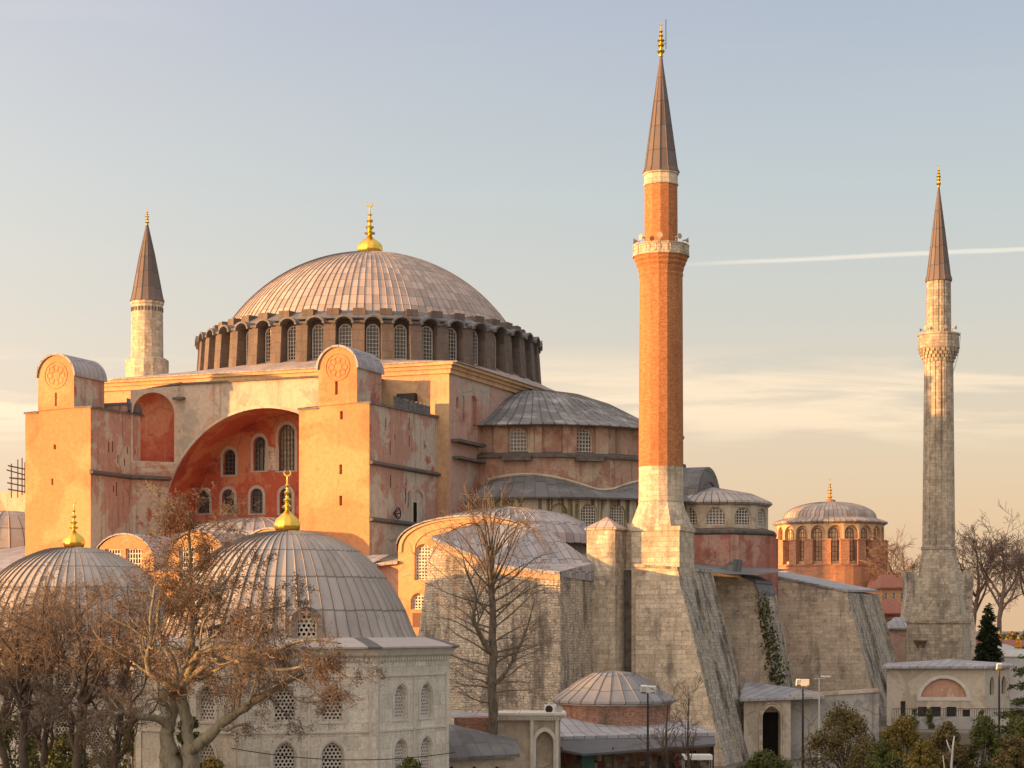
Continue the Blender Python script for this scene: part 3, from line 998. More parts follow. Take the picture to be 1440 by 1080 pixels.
# left tower: doorway low on its side
mb = MB()
yd = onX(201, 720, XLr).y
mb.box(XLr + .004, XLr + .02, yd - 1.0, yd + 1.2, 20.0, 24.2)
mb.build('doorway', M['black'], tL)
mb = MB()
mb.box(XLr, XLr + .18, yd + 1.2, yd + 1.55, 20.0, 24.4)
mb.box(XLr, XLr + .22, yd - 1.3, yd + 1.55, 24.2, 24.6)
mb.build('doorframe', M['dark_red_plaster'], tL)
# right tower: parapet rail and roof clutter behind the rounded head, arched door on its side
mb = MB()
ya, yb = YT + 5.6, YS - 2.0
zr = onY(520, 565.5, YT).z + .1
mb.box(XRr - .12, XRr + .05, ya, yb, zr, zr + .95)
for q in range(9):
    yy = ya + (yb - ya) * q / 8
    mb.box(XRr - .16, XRr + .09, yy - .05, yy + .05, zr, zr + 1.1)
mb.build('parapet_rail', M['dark_lead'], tR)
mb = MB()
mb.box(15.0, 17.0, YS - .9, YS - .2, zr, zr + 2.5)
mb.box(16.5, 17.3, YS - 3.4, YS - 2.2, zr, zr + 1.6)
mb.tube([(16.2, YT + 6.4, zr), (16.2, YT + 6.4, zr + 2.8)], .05, 5)
mb.tube([(15.6, YT + 6.9, zr), (15.6, YT + 6.9, zr + 2.2)], .04, 5)
mb.build('roof_machinery', M['iron'], tR)
yd = onX(586, 720, XRr).y
zd = onX(586, 740, XRr).z
mb = MB()
ao, ai = arch(yd, zd, 3.3, 4.0, 'seg', 10), arch(yd, zd + .1, 2.7, 3.4, 'seg', 10)
mb.holed((XRr + .1, 0, 0), (0, 1, 0), (1, 0, 0), ao, [ai], .095)
k = len(ao)
mb.add([(XRr + .1, y, z) for y, z in ao] + [(XRr, y, z) for y, z in ao], [[i, (i + 1) % k, k + (i + 1) % k, k + i] for i in range(k)])
mb.build('door_arch', M['arch_plaster'], tR)
mb = MB()
mb.box(XRr + .004, XRr + .06, yd - 1.0, yd - .1, zd, zd + 2.3)
mb.build('doorway', M['black'], tR)
mb = MB()
mb.box(XRr + .002, XRr + .09, yd - 1.2, yd - 1.0, zd, zd + 2.5)
mb.box(XRr + .002, XRr + .09, yd - .1, yd + .1, zd, zd + 2.5)
mb.build('doorframe', M['white_frame'], tR)
mb = MB()
yv = onX(553, 722, XRr).y
zv = onX(553, 722, XRr).z
for q in range(7):
    a = 2 * PI * q / 7
    mb.tube([(XRr + .05, yv, zv), (XRr + .5, yv + .6 * math.cos(a), zv + .55 * math.sin(a))], .05, 4)
mb.tube([(XRr + .5, yv + .6 * math.cos(2 * PI * i / 12), zv + .55 * math.sin(2 * PI * i / 12)) for i in range(13)], .06, 5)
mb.build('extractor_fan', M['iron'], tR)

# corner squinch between the left tower and the great arch, hollowed by a tall niche
A0, A1 = Vector((XLr + .01, YA - 3.6, 0)), Vector((-7.9, YA - .012, 0))
us = (A1 - A0).normalized()
ns = Vector((us.y, -us.x, 0))
Ls = (A1 - A0).length
mb = MB()
zn0, znw = 28.9, Ls * .84
zj = AZS + math.sqrt(AR * AR - (A1.x - ACX) ** 2)
nich = arch(Ls * .47, zn0, znw, 7.1, 'round', 16)
mb.holed(A0, us, ns, [(0, zj), (Ls, zj), (Ls, zl - .1), (0, zl - .8)], [nich], .05)
sq_ = mb.build('squinch', M['arch_plaster'], mosque)
# below the niche the wall twists from the tower's side to the springing of the great arch
mb = MB()
rows = []
for i in range(25):
    z = 14.0 + (zj - 14.0) * i / 24
    xa_ = ACX - (math.sqrt(AR * AR - (z - AZS) ** 2) if z > AZS else AR)
    rows.append((Vector((A0.x, A0.y, z)), Vector((xa_, YA - .012, z))))
vs = [p_ for r_ in rows for p_ in r_]
mb.add(vs, [[2 * i, 2 * i + 1, 2 * i + 3, 2 * i + 2] for i in range(24)])
mb.build('twisted_wall', M['tower_plaster_shaded'], sq_)
mb = MB()
zq = 27.2
xa_ = ACX - math.sqrt(AR * AR - (zq - AZS) ** 2)
mb.prism([(A0.x, A0.y - .3, zq - .24), (A0.x + .5, A0.y - .5, zq - .1), (A0.x + .5, A0.y - .5, zq + .05), (A0.x, A0.y - .3, zq + .26)], (xa_ - A0.x - .2, YA - A0.y, 0))
mb.build('ledge', M['dark_ledge'], sq_)
mb = MB()   # hollow of the niche: half cylinder closed by a quarter dome
nseg, nlev = 14, 10
rw = znw / 2
zsn = zn0 + 7.1 - rw
grid = []
for j in range(nlev + 1):
    if j <= 4:
        zz_, rr = zn0 + (zsn - zn0) * j / 4, rw
    else:
        t = (j - 4) / (nlev - 4) * PI / 2
        zz_, rr = zsn + rw * math.sin(t), max(rw * math.cos(t), .02)
    row = []
    for i in range(nseg + 1):
        a = PI * i / nseg
        row.append(A0 + us * (Ls * .47 - rr * math.cos(a)) - ns * (rr * math.sin(a) * .72) + Vector((0, 0, zz_)))
    grid.append(row)
vs = [p for row in grid for p in row]
mb.add(vs, [[j * (nseg + 1) + i, j * (nseg + 1) + i + 1, (j + 1) * (nseg + 1) + i + 1, (j + 1) * (nseg + 1) + i] for j in range(nlev) for i in range(nseg)])
mb.poly([grid[0][i] for i in range(nseg + 1)])
mb.build('niche', M['red_plaster'], sq_, smooth=True, angle=40)

# ---------------- south aisle: three gabled vaults, lead behind
YG = -44.0
aisle = MB()
aroof = MB()
gab = []
for (pa, pb_, yt) in ((131, 217, 752), (236, 318, 748), (338, 420, 744)):
    xa, xb = onY(pa, 780, YG).x, onY(pb_, 780, YG).x
    gab.append((xa, xb, onY((pa + pb_) / 2, yt, YG).z))
xs0, xs1 = -45.0, 21.0
wins = []
outl = [(xs0, 0), (xs1, 0), (xs1, 17.2)]
for xa, xb, zt in gab[::-1]:
    c_, hw = (xa + xb) / 2, (xb - xa) / 2
    outl += [(xb, 17.2)] + [(c_ + hw * math.cos(PI * i / 14), 17.2 + (zt - 17.2) * math.sin(PI * i / 14) ** .8) for i in range(1, 14)] + [(xa, 17.2)]
outl += [(xs0, 17.2)]
hl = []
for xa, xb, zt in gab:
    c_ = (xa + xb) / 2
    hw = (xb - xa) / 2
    for dx in (-.34 * hw, .34 * hw):
        hh = 1.2 + (zt - 17.2) * .62
        hl.append(arch(c_ + dx, 16.0, .54 * hw, hh, 'rect'))
        wins.append((c_ + dx, 16.0, .54 * hw, hh))
aisle.holed((0, YG, 0), (1, 0, 0), (0, -1, 0), outl, hl, .4)
aisle.poly([(xs1, YG, 0), (xs1, YT, 0), (xs1, YT, 17.2), (xs1, YG, 17.2)])
aisle.build('aisle_wall', M['orange_plaster'], mosque)
for x, z, w, h in wins:
    window(mosque, (x, YG + .3, z), (0, -1, 0), w, h, 'rect', 6, 7, .10, .12, ('white_frame', 'glass'))
for xa, xb, zt in gab:
    c_, hw = (xa + xb) / 2, (xb - xa) / 2 + .15
    o_ = [(c_ + hw * math.cos(PI * i / 14), 17.25 + (zt + .12 - 17.2) * math.sin(PI * i / 14) ** .8) for i in range(15)]
    for (yy0, yy1) in ((YG - .15, YT + 8),):
        aroof.add([(x, yy0, z) for x, z in o_] + [(x, yy1, z) for x, z in o_], [[i, i + 1, 15 + i + 1, 15 + i] for i in range(14)])
        aroof.add([(x, yy0, z) for x, z in o_] + [(x, yy0, z - .15) for x, z in o_], [[i, i + 1, 15 + i + 1, 15 + i] for i in range(14)])
# valley sheets and the slope below the tympanum
aroof.poly([(xs0, YG - .3, 17.16), (xs1, YG - .3, 17.16), (xs1, YT + .2, 18.6), (xs0, YT + .2, 18.6)])
aroof.poly([(XLr, YT + .2, 18.6), (XRl, YT + .2, 18.6), (XRl, YTY, 22.3), (XLr, YTY, 22.3)])
aroof.poly([(xs0, YT + .2, 18.6), (XLl, YT + .2, 18.6), (XLl, YS, 21.5), (xs0, YS, 21.5)])
aroof.build('aisle_roof', M['roof_lead'], mosque)
# curved lead swelling beside the left tower's foot
mb = MB()
mb.lathe(ACX - 1.5, YTY - 4.5, [(9.5, 20.2), (8.5, 21.2), (6, 22.3), (3, 22.9), (.3, 23.1)], 40, rib=.06)
mb.build('vault_roof', M['roof_lead'], mosque)

# western annexe seen past the left tower
mb = MB()
p0 = onY(-40, 700, -12)
mb.box(-48, XLl - .05, -12, 10, 0, onY(10, 692, -12).z)
mb.prism([(-48, -11, 24.0), (-40, -11, 26.0), (XLl - .1, -11, 28.8), (XLl - .1, -11, 24.0)], (0, 12, 0))
mb.build('west_annexe', M['arch_plaster'], mosque)
dcx, dcy = -31.5, -26.0
mb = MB()
dpx = onY(10, 722, dcy)
mb.lathe(dpx.x, dcy, [(5.4, 20.2), (5.2, 21.2), (4.5, 22.6), (3.2, 23.8), (1.6, 24.4), (.25, 24.55)], 22, rib=.08)
mb.build('small_dome', M['tomb_lead'], mosque)

# ---------------- south-east gable vault
YV = -42.0
gx0, gx1 = onY(560, 776, YV).x, onY(560, 776, YV).x + 13.6
gc, ghw = (gx0 + gx1) / 2, (gx1 - gx0) / 2
zsp, zap = onY(560, 777, YV).z, onY(655, 727, YV).z


def garc(r, n=24, dz=0.0):
    return [(gc + r * math.cos(PI * i / n), zsp + dz + (zap - zsp) * (r / ghw) * math.sin(PI * i / n) ** .72) for i in range(n + 1)]


mb = MB()
w1 = onY(595, 816, YV)
w2 = onY(588, 875, YV)
holes = [arch(w1.x, w1.z, 1.75, onY(595, 765, YV).z - w1.z, 'round'), arch(w2.x, onY(588, 857, YV).z, 1.5, onY(588, 834, YV).z - onY(588, 857, YV).z, 'round')]
mb.holed((0, YV, 0), (1, 0, 0), (0, -1, 0), [(gx0, 0), (gx1, 0)] + garc(ghw), holes, .5)
mb.poly([(gx0, YV, 0), (gx0, -24, 0), (gx0, -24, zsp), (gx0, YV, zsp)])
gv = mb.build('gable_wall', M['orange_plaster'], mosque)
window(mosque, (w1.x, YV + .35, w1.z), (0, -1, 0), 1.75, onY(595, 765, YV).z - w1.z, 'round', 6, 11, .13, .12, ('white_frame', 'glass'))
window(mosque, (w2.x, YV + .35, onY(588, 857, YV).z), (0, -1, 0), 1.5, onY(588, 834, YV).z - onY(588, 857, YV).z, 'round', 5, 5, .13, .12, ('white_frame', 'glass'))
mb = MB()
mb.box(w2.x - .55, w2.x + .55, YV - .03, YV - .003, onY(588, 882, YV).z, onY(588, 862, YV).z)
mb.build('low_opening', M['brown_frame'], gv)
mb = MB()
for rr, t in ((ghw - .05, .16), (ghw - 1.5, .09)):
    q_ = garc(rr)
    q2 = garc(rr - t * 2)
    mb.add([(x, YV - t, z) for x, z in q_] + [(x, YV - t, z) for x, z in q2] + [(x, YV - .002, z) for x, z in q_] + [(x, YV - .002, z) for x, z in q2],
           [[i, i + 1, 25 + i + 1, 25 + i] for i in range(24)] + [[i, i + 1, 50 + i + 1, 50 + i] for i in range(24)] + [[25 + i, 26 + i, 76 + i, 75 + i] for i in range(24)])
mb.build('gable_moulding', M['yellow_plaster'], gv)
mb = MB()
o_ = garc(ghw + .2, dz=.08)
mb.add([(x, YV - .2, z) for x, z in o_] + [(x, -22, z) for x, z in o_], [[i, i + 1, 25 + i + 1, 25 + i] for i in range(24)])
mb.add([(x, YV - .2, z) for x, z in o_] + [(x, YV - .2, z - .14) for x, z in o_], [[i, i + 1, 25 + i + 1, 25 + i] for i in range(24)])
mb.build('vault_roof', M['roof_lead'], mosque)
pc = onY(712, 712, -33)
mb = MB()
mb.lathe(pc.x, -32.6, [(8.7, zap - 2.2), (8.5, zap - 1.3), (7.3, zap - .2), (5.5, zap + .65), (3, pc.z - .35), (.3, pc.z)], 60, rib=.07)
mb.build('low_dome', M['roof_lead'], mosque)
# lean-to between the right tower's foot and the gable
mb = MB()
p1, p2, p3, p4 = (XRr - 2, YT - 2.4, 17.4), (gx0 + .1, YV - .4, zsp - .8), (gx0 + .1, -26, zsp + 1.4), (XRr - 2, -26, zsp + 1.6)
mb.poly([p1, p2, p3, p4])
mb.poly([p1, p2, (p2[0], p2[1], p2[2] - .25), (p1[0], p1[1], p1[2] - .25)])
mb.build('lean_to_roof', M['dome_lead'], mosque)
mb = MB()
mb.poly([(XRr - 2, YT - 1.9, 0), (gx0, YV + .3, 0), (gx0, YV + .3, zsp - .85), (XRr - 2, YT - 1.9, 17.2)])
mb.build('lean_to_wall', M['salmon_plaster'], mosque)

# ---------------- stone buttress block south of the vault, lead apron on top
YK = -50.0
kx0t, kx0b, kx1 = onY(608, 757, YK).x, onY(586, 905, YK).x, onY(788, 806, YK).x
zk = [onY(608, 757, YK).z, onY(684, 789, YK).z, onY(697, 796, YK).z, onY(788, 806, YK).z]
xk = [kx0t, onY(684, 789, YK).x, onY(697, 796, YK).x, kx1]
bot = (kx0t + (kx0b - kx0t) * (zk[0] / (zk[0] - onY(586, 905, YK).z)), 0)
mb = MB()
pl = [bot, (kx1, 0)] + [(xk[i], zk[i]) for i in (3, 2, 1, 0)]
mb.prism([(x, YK, z) for x, z in pl], (0, 8.2, 0))
mb.build('south_buttress', M['rubble_stone'], mosque)
mb = MB()
top = [(xk[i], YK - .2, zk[i] + .12) for i in range(4)]
bk = [(kx0t, YV + .1, zk[0] + .9), (31.8, YV + .3, zap - .3), (37, -41.5, zap - .8), (42.2, -42.0, onY(826, 792, -42).z)]
mb.add(top + bk, [[0, 1, 5, 4], [1, 2, 6, 5], [2, 3, 7, 6]])
mb.add(top + [(p[0], p[1], p[2] - .3) for p in top], [[0, 1, 5, 4], [1, 2, 6, 5], [2, 3, 7, 6]])
mb.poly([(kx1 + .1, YK - .2, zk[3] + .12), bk[3], (42.2, -42.0, zk[3] - .5), (kx1 + .1, YK - .2, zk[3] - .3)])
mb.build('apron_roof', M['roof_lead'], mosque)
mb = MB()   # yellow band under the eaves
mb.prism([(xk[i], YK - .012, zk[i] - .02) for i in range(4)] + [(xk[i], YK - .012, zk[i] - .62) for i in (3, 2, 1, 0)], (0, -.1, 0))
mb.build('eaves_band', M['yellow_plaster'], mosque)
# ---------------- square pier with pyramid cap
px0, px1 = onY(825, 800, -42).x, onY(865, 800, -42).x
zc = onY(865, 742, -42).z
mb = MB()
mb.box(px0, px1, -42, -39, 0, zc)
mb.box(px0 + .3, px1 + 3.5, -38.99, -33, 0, zc - .1)
mb.box(px1 - .1, 49.0, -39.6, -39.0, 0, 17.0)
mb.build('corner_pier', M['ashlar_stone'], mosque)
mb = MB()
ap = ((px0 + px1) / 2, -40.4, onY(848, 727, -40.4).z)
c4 = [(px0 - .15, -42.15, zc), (px1 + .15, -42.15, zc), (px1 + .15, -38.8, zc), (px0 - .15, -38.8, zc)]
for i in range(4):
    mb.poly([c4[i], c4[(i + 1) % 4], ap])
mb.prism([(p[0], p[1], zc - .16) for p in c4], (0, 0, .155))
mb.prism([(px1 + .2, -39.2, zc - .1), (px1 + 3.6, -39.2, zc - .1), (px1 + 3.6, -39.2, zc + .05), (px1 + .2, -39.2, zc + .5)], (0, 6, 0))
mb.build('pier_cap', M['dome_lead'], mosque)
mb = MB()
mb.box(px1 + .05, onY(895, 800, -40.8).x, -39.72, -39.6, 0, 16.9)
mb.build('dark_recess', M['recess_dark'], mosque)  # darker strip down the back of the recess


# ---------------- raking buttresses of the east end
def raking(tl, tr, bl, br, Y, depth, mats, capmat=None, top=None):
    a_ = [onY(*bl, Y), onY(*br, Y)]
    t_ = [onY(*tr, Y), onY(*tl, Y)]
    mb = MB()
    # carry the raking line down to the ground
    k = (a_[1].x - t_[0].x) / max(.01, (t_[0].z - a_[1].z))
    br_ = Vector((t_[0].x + k * t_[0].z, Y, 0))
    mid = [onY(*q, Y) for q in (top or [])]
    front = [Vector((a_[0].x, Y, 0)), br_, t_[0]] + mid + [t_[1]]
    mb.poly(front)
    mb.poly([p + Vector((0, depth, 0)) for p in front])
    mb.poly([front[0], front[-1], front[-1] + Vector((0, depth, 0)), front[0] + Vector((0, depth, 0))])
    o = mb.build('raking_buttress', M[mats[0]], mosque)
    sm = MB()
    # weathered slope, with a raised edge course down each side
    nn = 12
    up = Vector((front[2].z - br_.z, 0, br_.x - front[2].x)).normalized() * .10
    sm.poly([br_, br_ + Vector((0, depth, 0)), front[2] + Vector((0, depth, 0)), front[2]])
    for yo in (0.0, depth * .42, depth - .5):
        q0, q1 = br_ + Vector((0, yo, 0)), front[2] + Vector((0, yo, 0))
        sm.prism([q0 + up * .02, q0 + Vector((0, .5, 0)) + up * .02, q0 + Vector((0, .5, 0)) + up * (2.2 if yo else 1.2), q0 + up * (2.2 if yo else 1.2)], q1 - q0)
    sm.build('weathered_slope', M[mats[1]], o)
    cm = MB()
    tl_ = [front[-1]] + mid[::-1] + [front[2]]
    for i in range(len(tl_) - 1):
        p, q = tl_[i], tl_[i + 1]
        cm.prism([p + Vector((-.12, -.18, .01)), q + Vector((.12, -.18, .01)), q + Vector((.12, -.18, .25)), p + Vector((-.12, -.18, .25))], (0, depth + .3, .3 if capmat == 'roof_lead' else 0))
    cm.build('coping', M[capmat or 'weathered_stone'], o)
    return o


raking((894, 797), (951, 801), (894, 1080), (1021, 1085), -40.8, 10.6, ('ashlar_stone', 'weathered_stone'), 'weathered_stone')
rb2 = raking((955, 800), (1066, 836), (955, 960), (1090, 960), -18.0, 6.5, ('ashlar_stone', 'weathered_stone'), 'dark_lead', top=[(1062, 820), (1045, 812), (1000, 805)][:3])
rb3 = raking((1060, 806), (1190, 833), (1060, 1000), (1235, 1000), 6.0, 17.0, ('ashlar_stone', 'weathered_stone'), 'roof_lead')

# ivy on the second buttress
iv = MB()
rnd = random.Random(4)
for i in range(900):
    t = rnd.random() ** .8
    py_ = 838 + t * 125
    pxx = 1066 + (py_ - 836) * 0.21 + rnd.gauss(0, 3.2 + 3 * t)
    p = onY(pxx, py_, -18.0 - .1 - rnd.random() * .3) + Vector((0, rnd.random() * 3.0 if rnd.random() < .6 else 0, 0))
    d1 = Vector((rnd.uniform(-1, 1), rnd.uniform(-1, 1), rnd.uniform(-1, 1))).normalized() * .2
    d2 = Vector((rnd.uniform(-1, 1), rnd.uniform(-1, 1), rnd.uniform(-1, 1))).normalized() * .2
    iv.add([p, p + d1, p + d1 + d2, p + d2], [[0, 1, 2, 3]])
o = iv.build('creeper', M['ivy_leaf'], None, recalc=False)
tag(o, 'dark green creeper hanging down the sloping face of the middle raking buttress', 'creeper')

# ---------------- east semi-dome, its drum, the lower ring and the apse
CX = XE
am = R(-69)


def arcwall(mb, cx, cy, r, a0, a1, n, z0, z1, openings, depth=.4):
    """faceted curved wall; openings {facet: (w, h, sill, kind)}; returns window placings"""
    res = []
    for i in range(n):
        aa, ab = a0 + (a1 - a0) * i / n, a0 + (a1 - a0) * (i + 1) / n
        p0 = Vector((cx + r * math.cos(aa), cy + r * math.sin(aa), 0))
        p1 = Vector((cx + r * math.cos(ab), cy + r * math.sin(ab), 0))
        u = (p1 - p0).normalized()
        L = (p1 - p0).length
        am_ = (aa + ab) / 2
        nn = Vector((math.cos(am_), math.sin(am_), 0))
        hl = []
        if i in openings:
            w, h, sb, kd = openings[i]
            hl = [arch(L / 2, sb, w, h, kd)]
            res.append(((p0 + p1) / 2 + Vector((0, 0, sb)) - nn * depth * .8, nn, w, h, kd))
        mb.holed(p0, u, nn, [(0, z0), (L, z0), (L, z1), (0, z1)], hl, depth)
    return res


mb = MB()
A0_, A1_ = R(-95), R(90)
zse0, zse1 = 29.7, 32.9
nf = 14
da = (A1_ - A0_) / nf
ops = {}
for ad in (-68.6, -42.2, -15.7, 10.7):
    ops[int((R(ad) - A0_) / da)] = (1.75, 2.75, zse0 + .1, 'round')
ws = arcwall(mb, CX, 0, 15.4, A0_, A1_, nf, 26.0, zse1, ops, .45)
semi = mb.build('half_dome_drum', M['brown_plaster'], mosque)
for p, nn, w, h, kd in ws:
    window(mosque, p, nn, w, h, kd, 5, 7, .10, .1, ('white_frame', 'glass'))
for i in range(nf + 1):   # flat pilasters
    if i in ops or (i - 1) in ops or i % 2 == 0:
        a = A0_ + da * i
        er, et = Vector((math.cos(a), math.sin(a), 0)), Vector((-math.sin(a), math.cos(a), 0))
        mb = MB()
        mb.obox(Vector((CX, 0, 31.3)) + er * 15.35, er * .35, et * .75, Vector((0, 0, 1.55)))
        mb.build('pilaster', M['brown_plaster'], semi)
mb = MB()
mb.lathe(CX, 0, [(15.4, zse0 - .35), (16.6, zse0 - .3), (16.6, zse0 - .05), (15.4, zse0 + .35)], 60, A0_, A1_)
for i in ops:
    a = A0_ + da * (i + .5)
    er, et = Vector((math.cos(a), math.sin(a), 0)), Vector((-math.sin(a), math.cos(a), 0))
    mb.obox(Vector((CX, 0, zse0 - .35)) + er * 16.2, er * .75, et * 1.5, Vector((0, 0, .32)))
mb.build('ledge', M['dark_ledge'], semi)
mb = MB()
mb.lathe(CX, 0, [(16.5, zse1 - .22), (16.65, zse1 - .1), (16.5, zse1 + .05), (14.0, zse1 + .85), (11.5, zse1 + 2.0), (8.6, zse1 + 3.5), (5.4, zse1 + 4.6), (2.5, zse1 + 5.1), (.4, zse1 + 5.2)], 44, A0_, A1_, rib=.08)
mb.build('half_dome', M['half_lead'], mosque)
mb = MB()
mb.lathe(CX, 0, [(16.2, 22), (16.2, zse0 - .3)], 30, A0_, A1_)
mb.build('half_dome_base', M['brown_plaster'], mosque)
# lower ring
zl0, zl1 = 21.0, 25.0
mb = MB()
B0, B1, nb = R(-84), R(75), 18
db = (B1 - B0) / nb
ops = {}
for q in range(nb):
    if q in (1,): continue
    if q in (2, 3, 4, 6): ops[q] = (1.75, 2.4, zl0 + 1.0, 'round')
ws = arcwall(mb, CX, 0, 20.5, B0, B1, nb, 14.0, zl1, ops, .5)
lr = mb.build('lower_ring_wall', M['mossy_plaster'], mosque)
for p, nn, w, h, kd in ws[1:]:
    window(mosque, p, nn, w, h, kd, 6, 8, .08, .1, ('white_frame', 'glass'))
p, nn, w, h, kd = ws[0]
mb = MB()
mb.obox(p + Vector((0, 0, 1.2)) - nn * .05, nn * .04, Vector((-nn.y, nn.x, 0)) * .95, Vector((0, 0, 1.3)))
mb.build('blind_arch', M['mossy_plaster'], lr)
mb = MB()   # undulating lead skirt: swells above every hidden niche
na = 90
B2, B3 = R(-86), R(80)
vs = []
for i in range(na + 1):
    a = B2 + (B3 - B2) * i / na
    hump = max(0, math.cos((a - R(-72)) / R(34) * PI / 2)) if abs(a - R(-72)) < R(34) else 0
    hump2 = max(0, math.cos((a - R(-22)) / R(24) * PI / 2)) if abs(a - R(-22)) < R(24) else 0
    zt = 25.5 + 1.9 * hump ** 1.4 + 1.6 * hump2 ** 1.4
    for (r, z) in ((21.3, zl1 - .2), (21.4, zl1 - .02), (19.6, zl1 + .25 + (zt - zl1) * .25), (17.6, zl1 + .25 + (zt - zl1) * .7), (16.22, zt + .1)):
        vs.append((CX + r * math.cos(a), r * math.sin(a), z))
mb.add(vs, [[i * 5 + q, (i + 1) * 5 + q, (i + 1) * 5 + q + 1, i * 5 + q + 1] for i in range(na) for q in range(4)],
       [[(i * .42, q * .8), ((i + 1) * .42, q * .8), ((i + 1) * .42, q * .8 + .8), (i * .42, q * .8 + .8)] for i in range(na) for q in range(4)])
mb.build('lower_ring_roof', M['dark_lead'], mosque)
mb = MB()   # pale flashing where it meets the wall
pts = [Vector(vs[i * 5 + 4]) * 1 + Vector((math.cos(B2 + (B3 - B2) * i / na) * .12, math.sin(B2 + (B3 - B2) * i / na) * .12, .12)) for i in range(na + 1)]
mb.tube(pts, .16, 5)
mb.build('flashing', M['tan_plaster'], mosque)
# little cornices stepping along the east wall
mb = MB()
for (pa, pb2, py_, t) in ((634, 672, 619, .3), (636, 676, 643, .26)):
    a_, b_ = onX(pa, py_, XE), onX(pb2, py_ + 5, XE)
    mb.box(XE, XE + .9, a_.y, -16.2, a_.z - t / 2, a_.z + t / 2)
mb.build('ledge', M['dark_ledge'], mosque)

# apse
AX, AYY = 41.0, 0.0
mb = MB()
ops = {}
for q in range(12):
    ops[q] = (2.1, 1.9, 22.55, 'round')
ws = arcwall(mb, AX, AYY, 6.0, R(-146), R(214), 12, 21.5, 25.0, {q: ops[q] for q in (1, 2, 3, 4)}, .4)
ap_ = mb.build('apse_drum', M['apse_plaster'], mosque)
for p, nn, w, h, kd in ws:
    window(mosque, p, nn, w, h, kd, 6, 6, .08, .1, ('white_frame', 'glass'))
mb = MB()
mb.lathe(AX, AYY, [(6.0, 24.7), (6.35, 24.95), (6.3, 25.15), (4.2, 26.1), (.2, 26.9)], 48, rib=.04)
mb.build('apse_roof', M['tomb_lead'], mosque)
mb = MB()
n_ = 24
hw = 4.8
barx0, barx1 = 30.0, 40.6
o_ = [(hw * math.cos(PI * i / n_), 24.9 + 4.2 * math.sin(PI * i / n_)) for i in range(n_ + 1)]
mb.add([(barx0, y, z) for y, z in o_] + [(barx1, y, z) for y, z in o_], [[i, i + 1, n_ + 1 + i + 1, n_ + 1 + i] for i in range(n_)],
       [[(0, i * .62), (0, (i + 1) * .62), (barx1 - barx0, (i + 1) * .62), (barx1 - barx0, i * .62)] for i in range(n_)])
mb.poly([(barx1, y, z) for y, z in o_])
mb.build('apse_vault', M['dark_lead'], mosque)
mb = MB()
mb.tube([(barx1 + .05, y * .62, 24.9 + (z - 24.9) * .62) for y, z in o_], .12, 5)
mb.build('vault_rib', M['dark_ledge'], mosque)
mb = MB()
arcwall(mb, AX, AYY, 7.0, R(-146), R(214), 8, 0, 21.9, {}, .4)
apb = mb.build('apse_wall', M['dark_red_plaster'], mosque)
mb = MB()
mb.lathe(AX, AYY, [(7.0, 21.5), (7.25, 21.7), (7.25, 21.95), (7.0, 22.05), (5.9, 22.35)], 8, R(-146), R(214))
mb.build('cornice', M['dark_ledge'], apb)
for q in range(8):
    a = R(-146) + 2 * PI * q / 8
    er, et = Vector((math.cos(a), math.sin(a), 0)), Vector((-math.sin(a), math.cos(a), 0))
    mb = MB()
    mb.obox(Vector((AX, AYY, 10.7)) + er * 6.95, er * .3, et * .45, Vector((0, 0, 10.7)))
    mb.build('pilaster', M['dark_red_plaster'], apb)
# low lead roofs round the apse foot
mb = MB()
a_, b_ = onY(955, 800, -22), onY(1042, 818, -22)
mb.poly([(43, -33, 17.0), (51, -20, 16.9), (51, -5, 17.8), (41, -7, 18.5), (38, -20, 19.0)])
mb.prism([onY(1003, 806, -20), onY(1030, 808, -20), onY(1033, 786, -20)], (0, 3, 0))
mb.build('apse_lean_to', M['dark_lead'], mosque)
# north-east mass behind: keeps daylight from showing through
mb = MB()
mb.box(-XE - 14, 33, 12, 40, 0, 21.0)
mb.box(20.4, 36, -14, 14, 0, 21.0)
mb.box(XRr + .2, 43.8, -38.8, -14, 0, 16.0)
mb.build('aisle_core', M['pink_plaster'], mosque)

# ------------------------------------------------------------------ minarets
def horn(parent, p, out, s=1.0):
    mb = MB()
    out = Vector(out).normalized()
    mb.tube([p, p + out * .18 * s, p + out * .35 * s, p + out * .62 * s], [.08 * s, .07 * s, .14 * s, .32 * s], 10)
    mb.tube([p - Vector((0, 0, .5 * s)), p], .035, 4)
    return mb.build('loudspeaker', M['horn'], parent)


def poly_shaft(mb, x, y, prof, n, rot, flutes=0.0):
    if flutes:
        st = []
        for i in range(n):
            a = rot + 2 * PI * i / n
            d = 2 * PI / n
            st += [(a - d * .28, 1.0), (a + d * .28, 1.0), (a + d * .36, 1 - flutes), (a + d * .64, 1 - flutes)]
    else:
        st = [(rot + 2 * PI * i / n, 1.0) for i in range(n)]
    m, k = len(st), len(prof)
    vs = [(x + r * f * math.cos(a), y + r * f * math.sin(a), z) for a, f in st for r, z in prof]
    per = [0]
    for i in range(m):
        a0, a1 = st[i][0], st[(i + 1) % m][0] + (2 * PI if i == m - 1 else 0)
        per.append(per[-1] + prof[0][0] * (a1 - a0))
    fs, us = [], []
    for i in range(m):
        j = (i + 1) % m
        for q in range(k - 1):
            fs.append([i * k + q, j * k + q, j * k + q + 1, i * k + q + 1])
            us.append([(per[i], prof[q][1]), (per[i + 1], prof[q][1]), (per[i + 1], prof[q + 1][1]), (per[i], prof[q + 1][1])])
    mb.add(vs, fs, us)


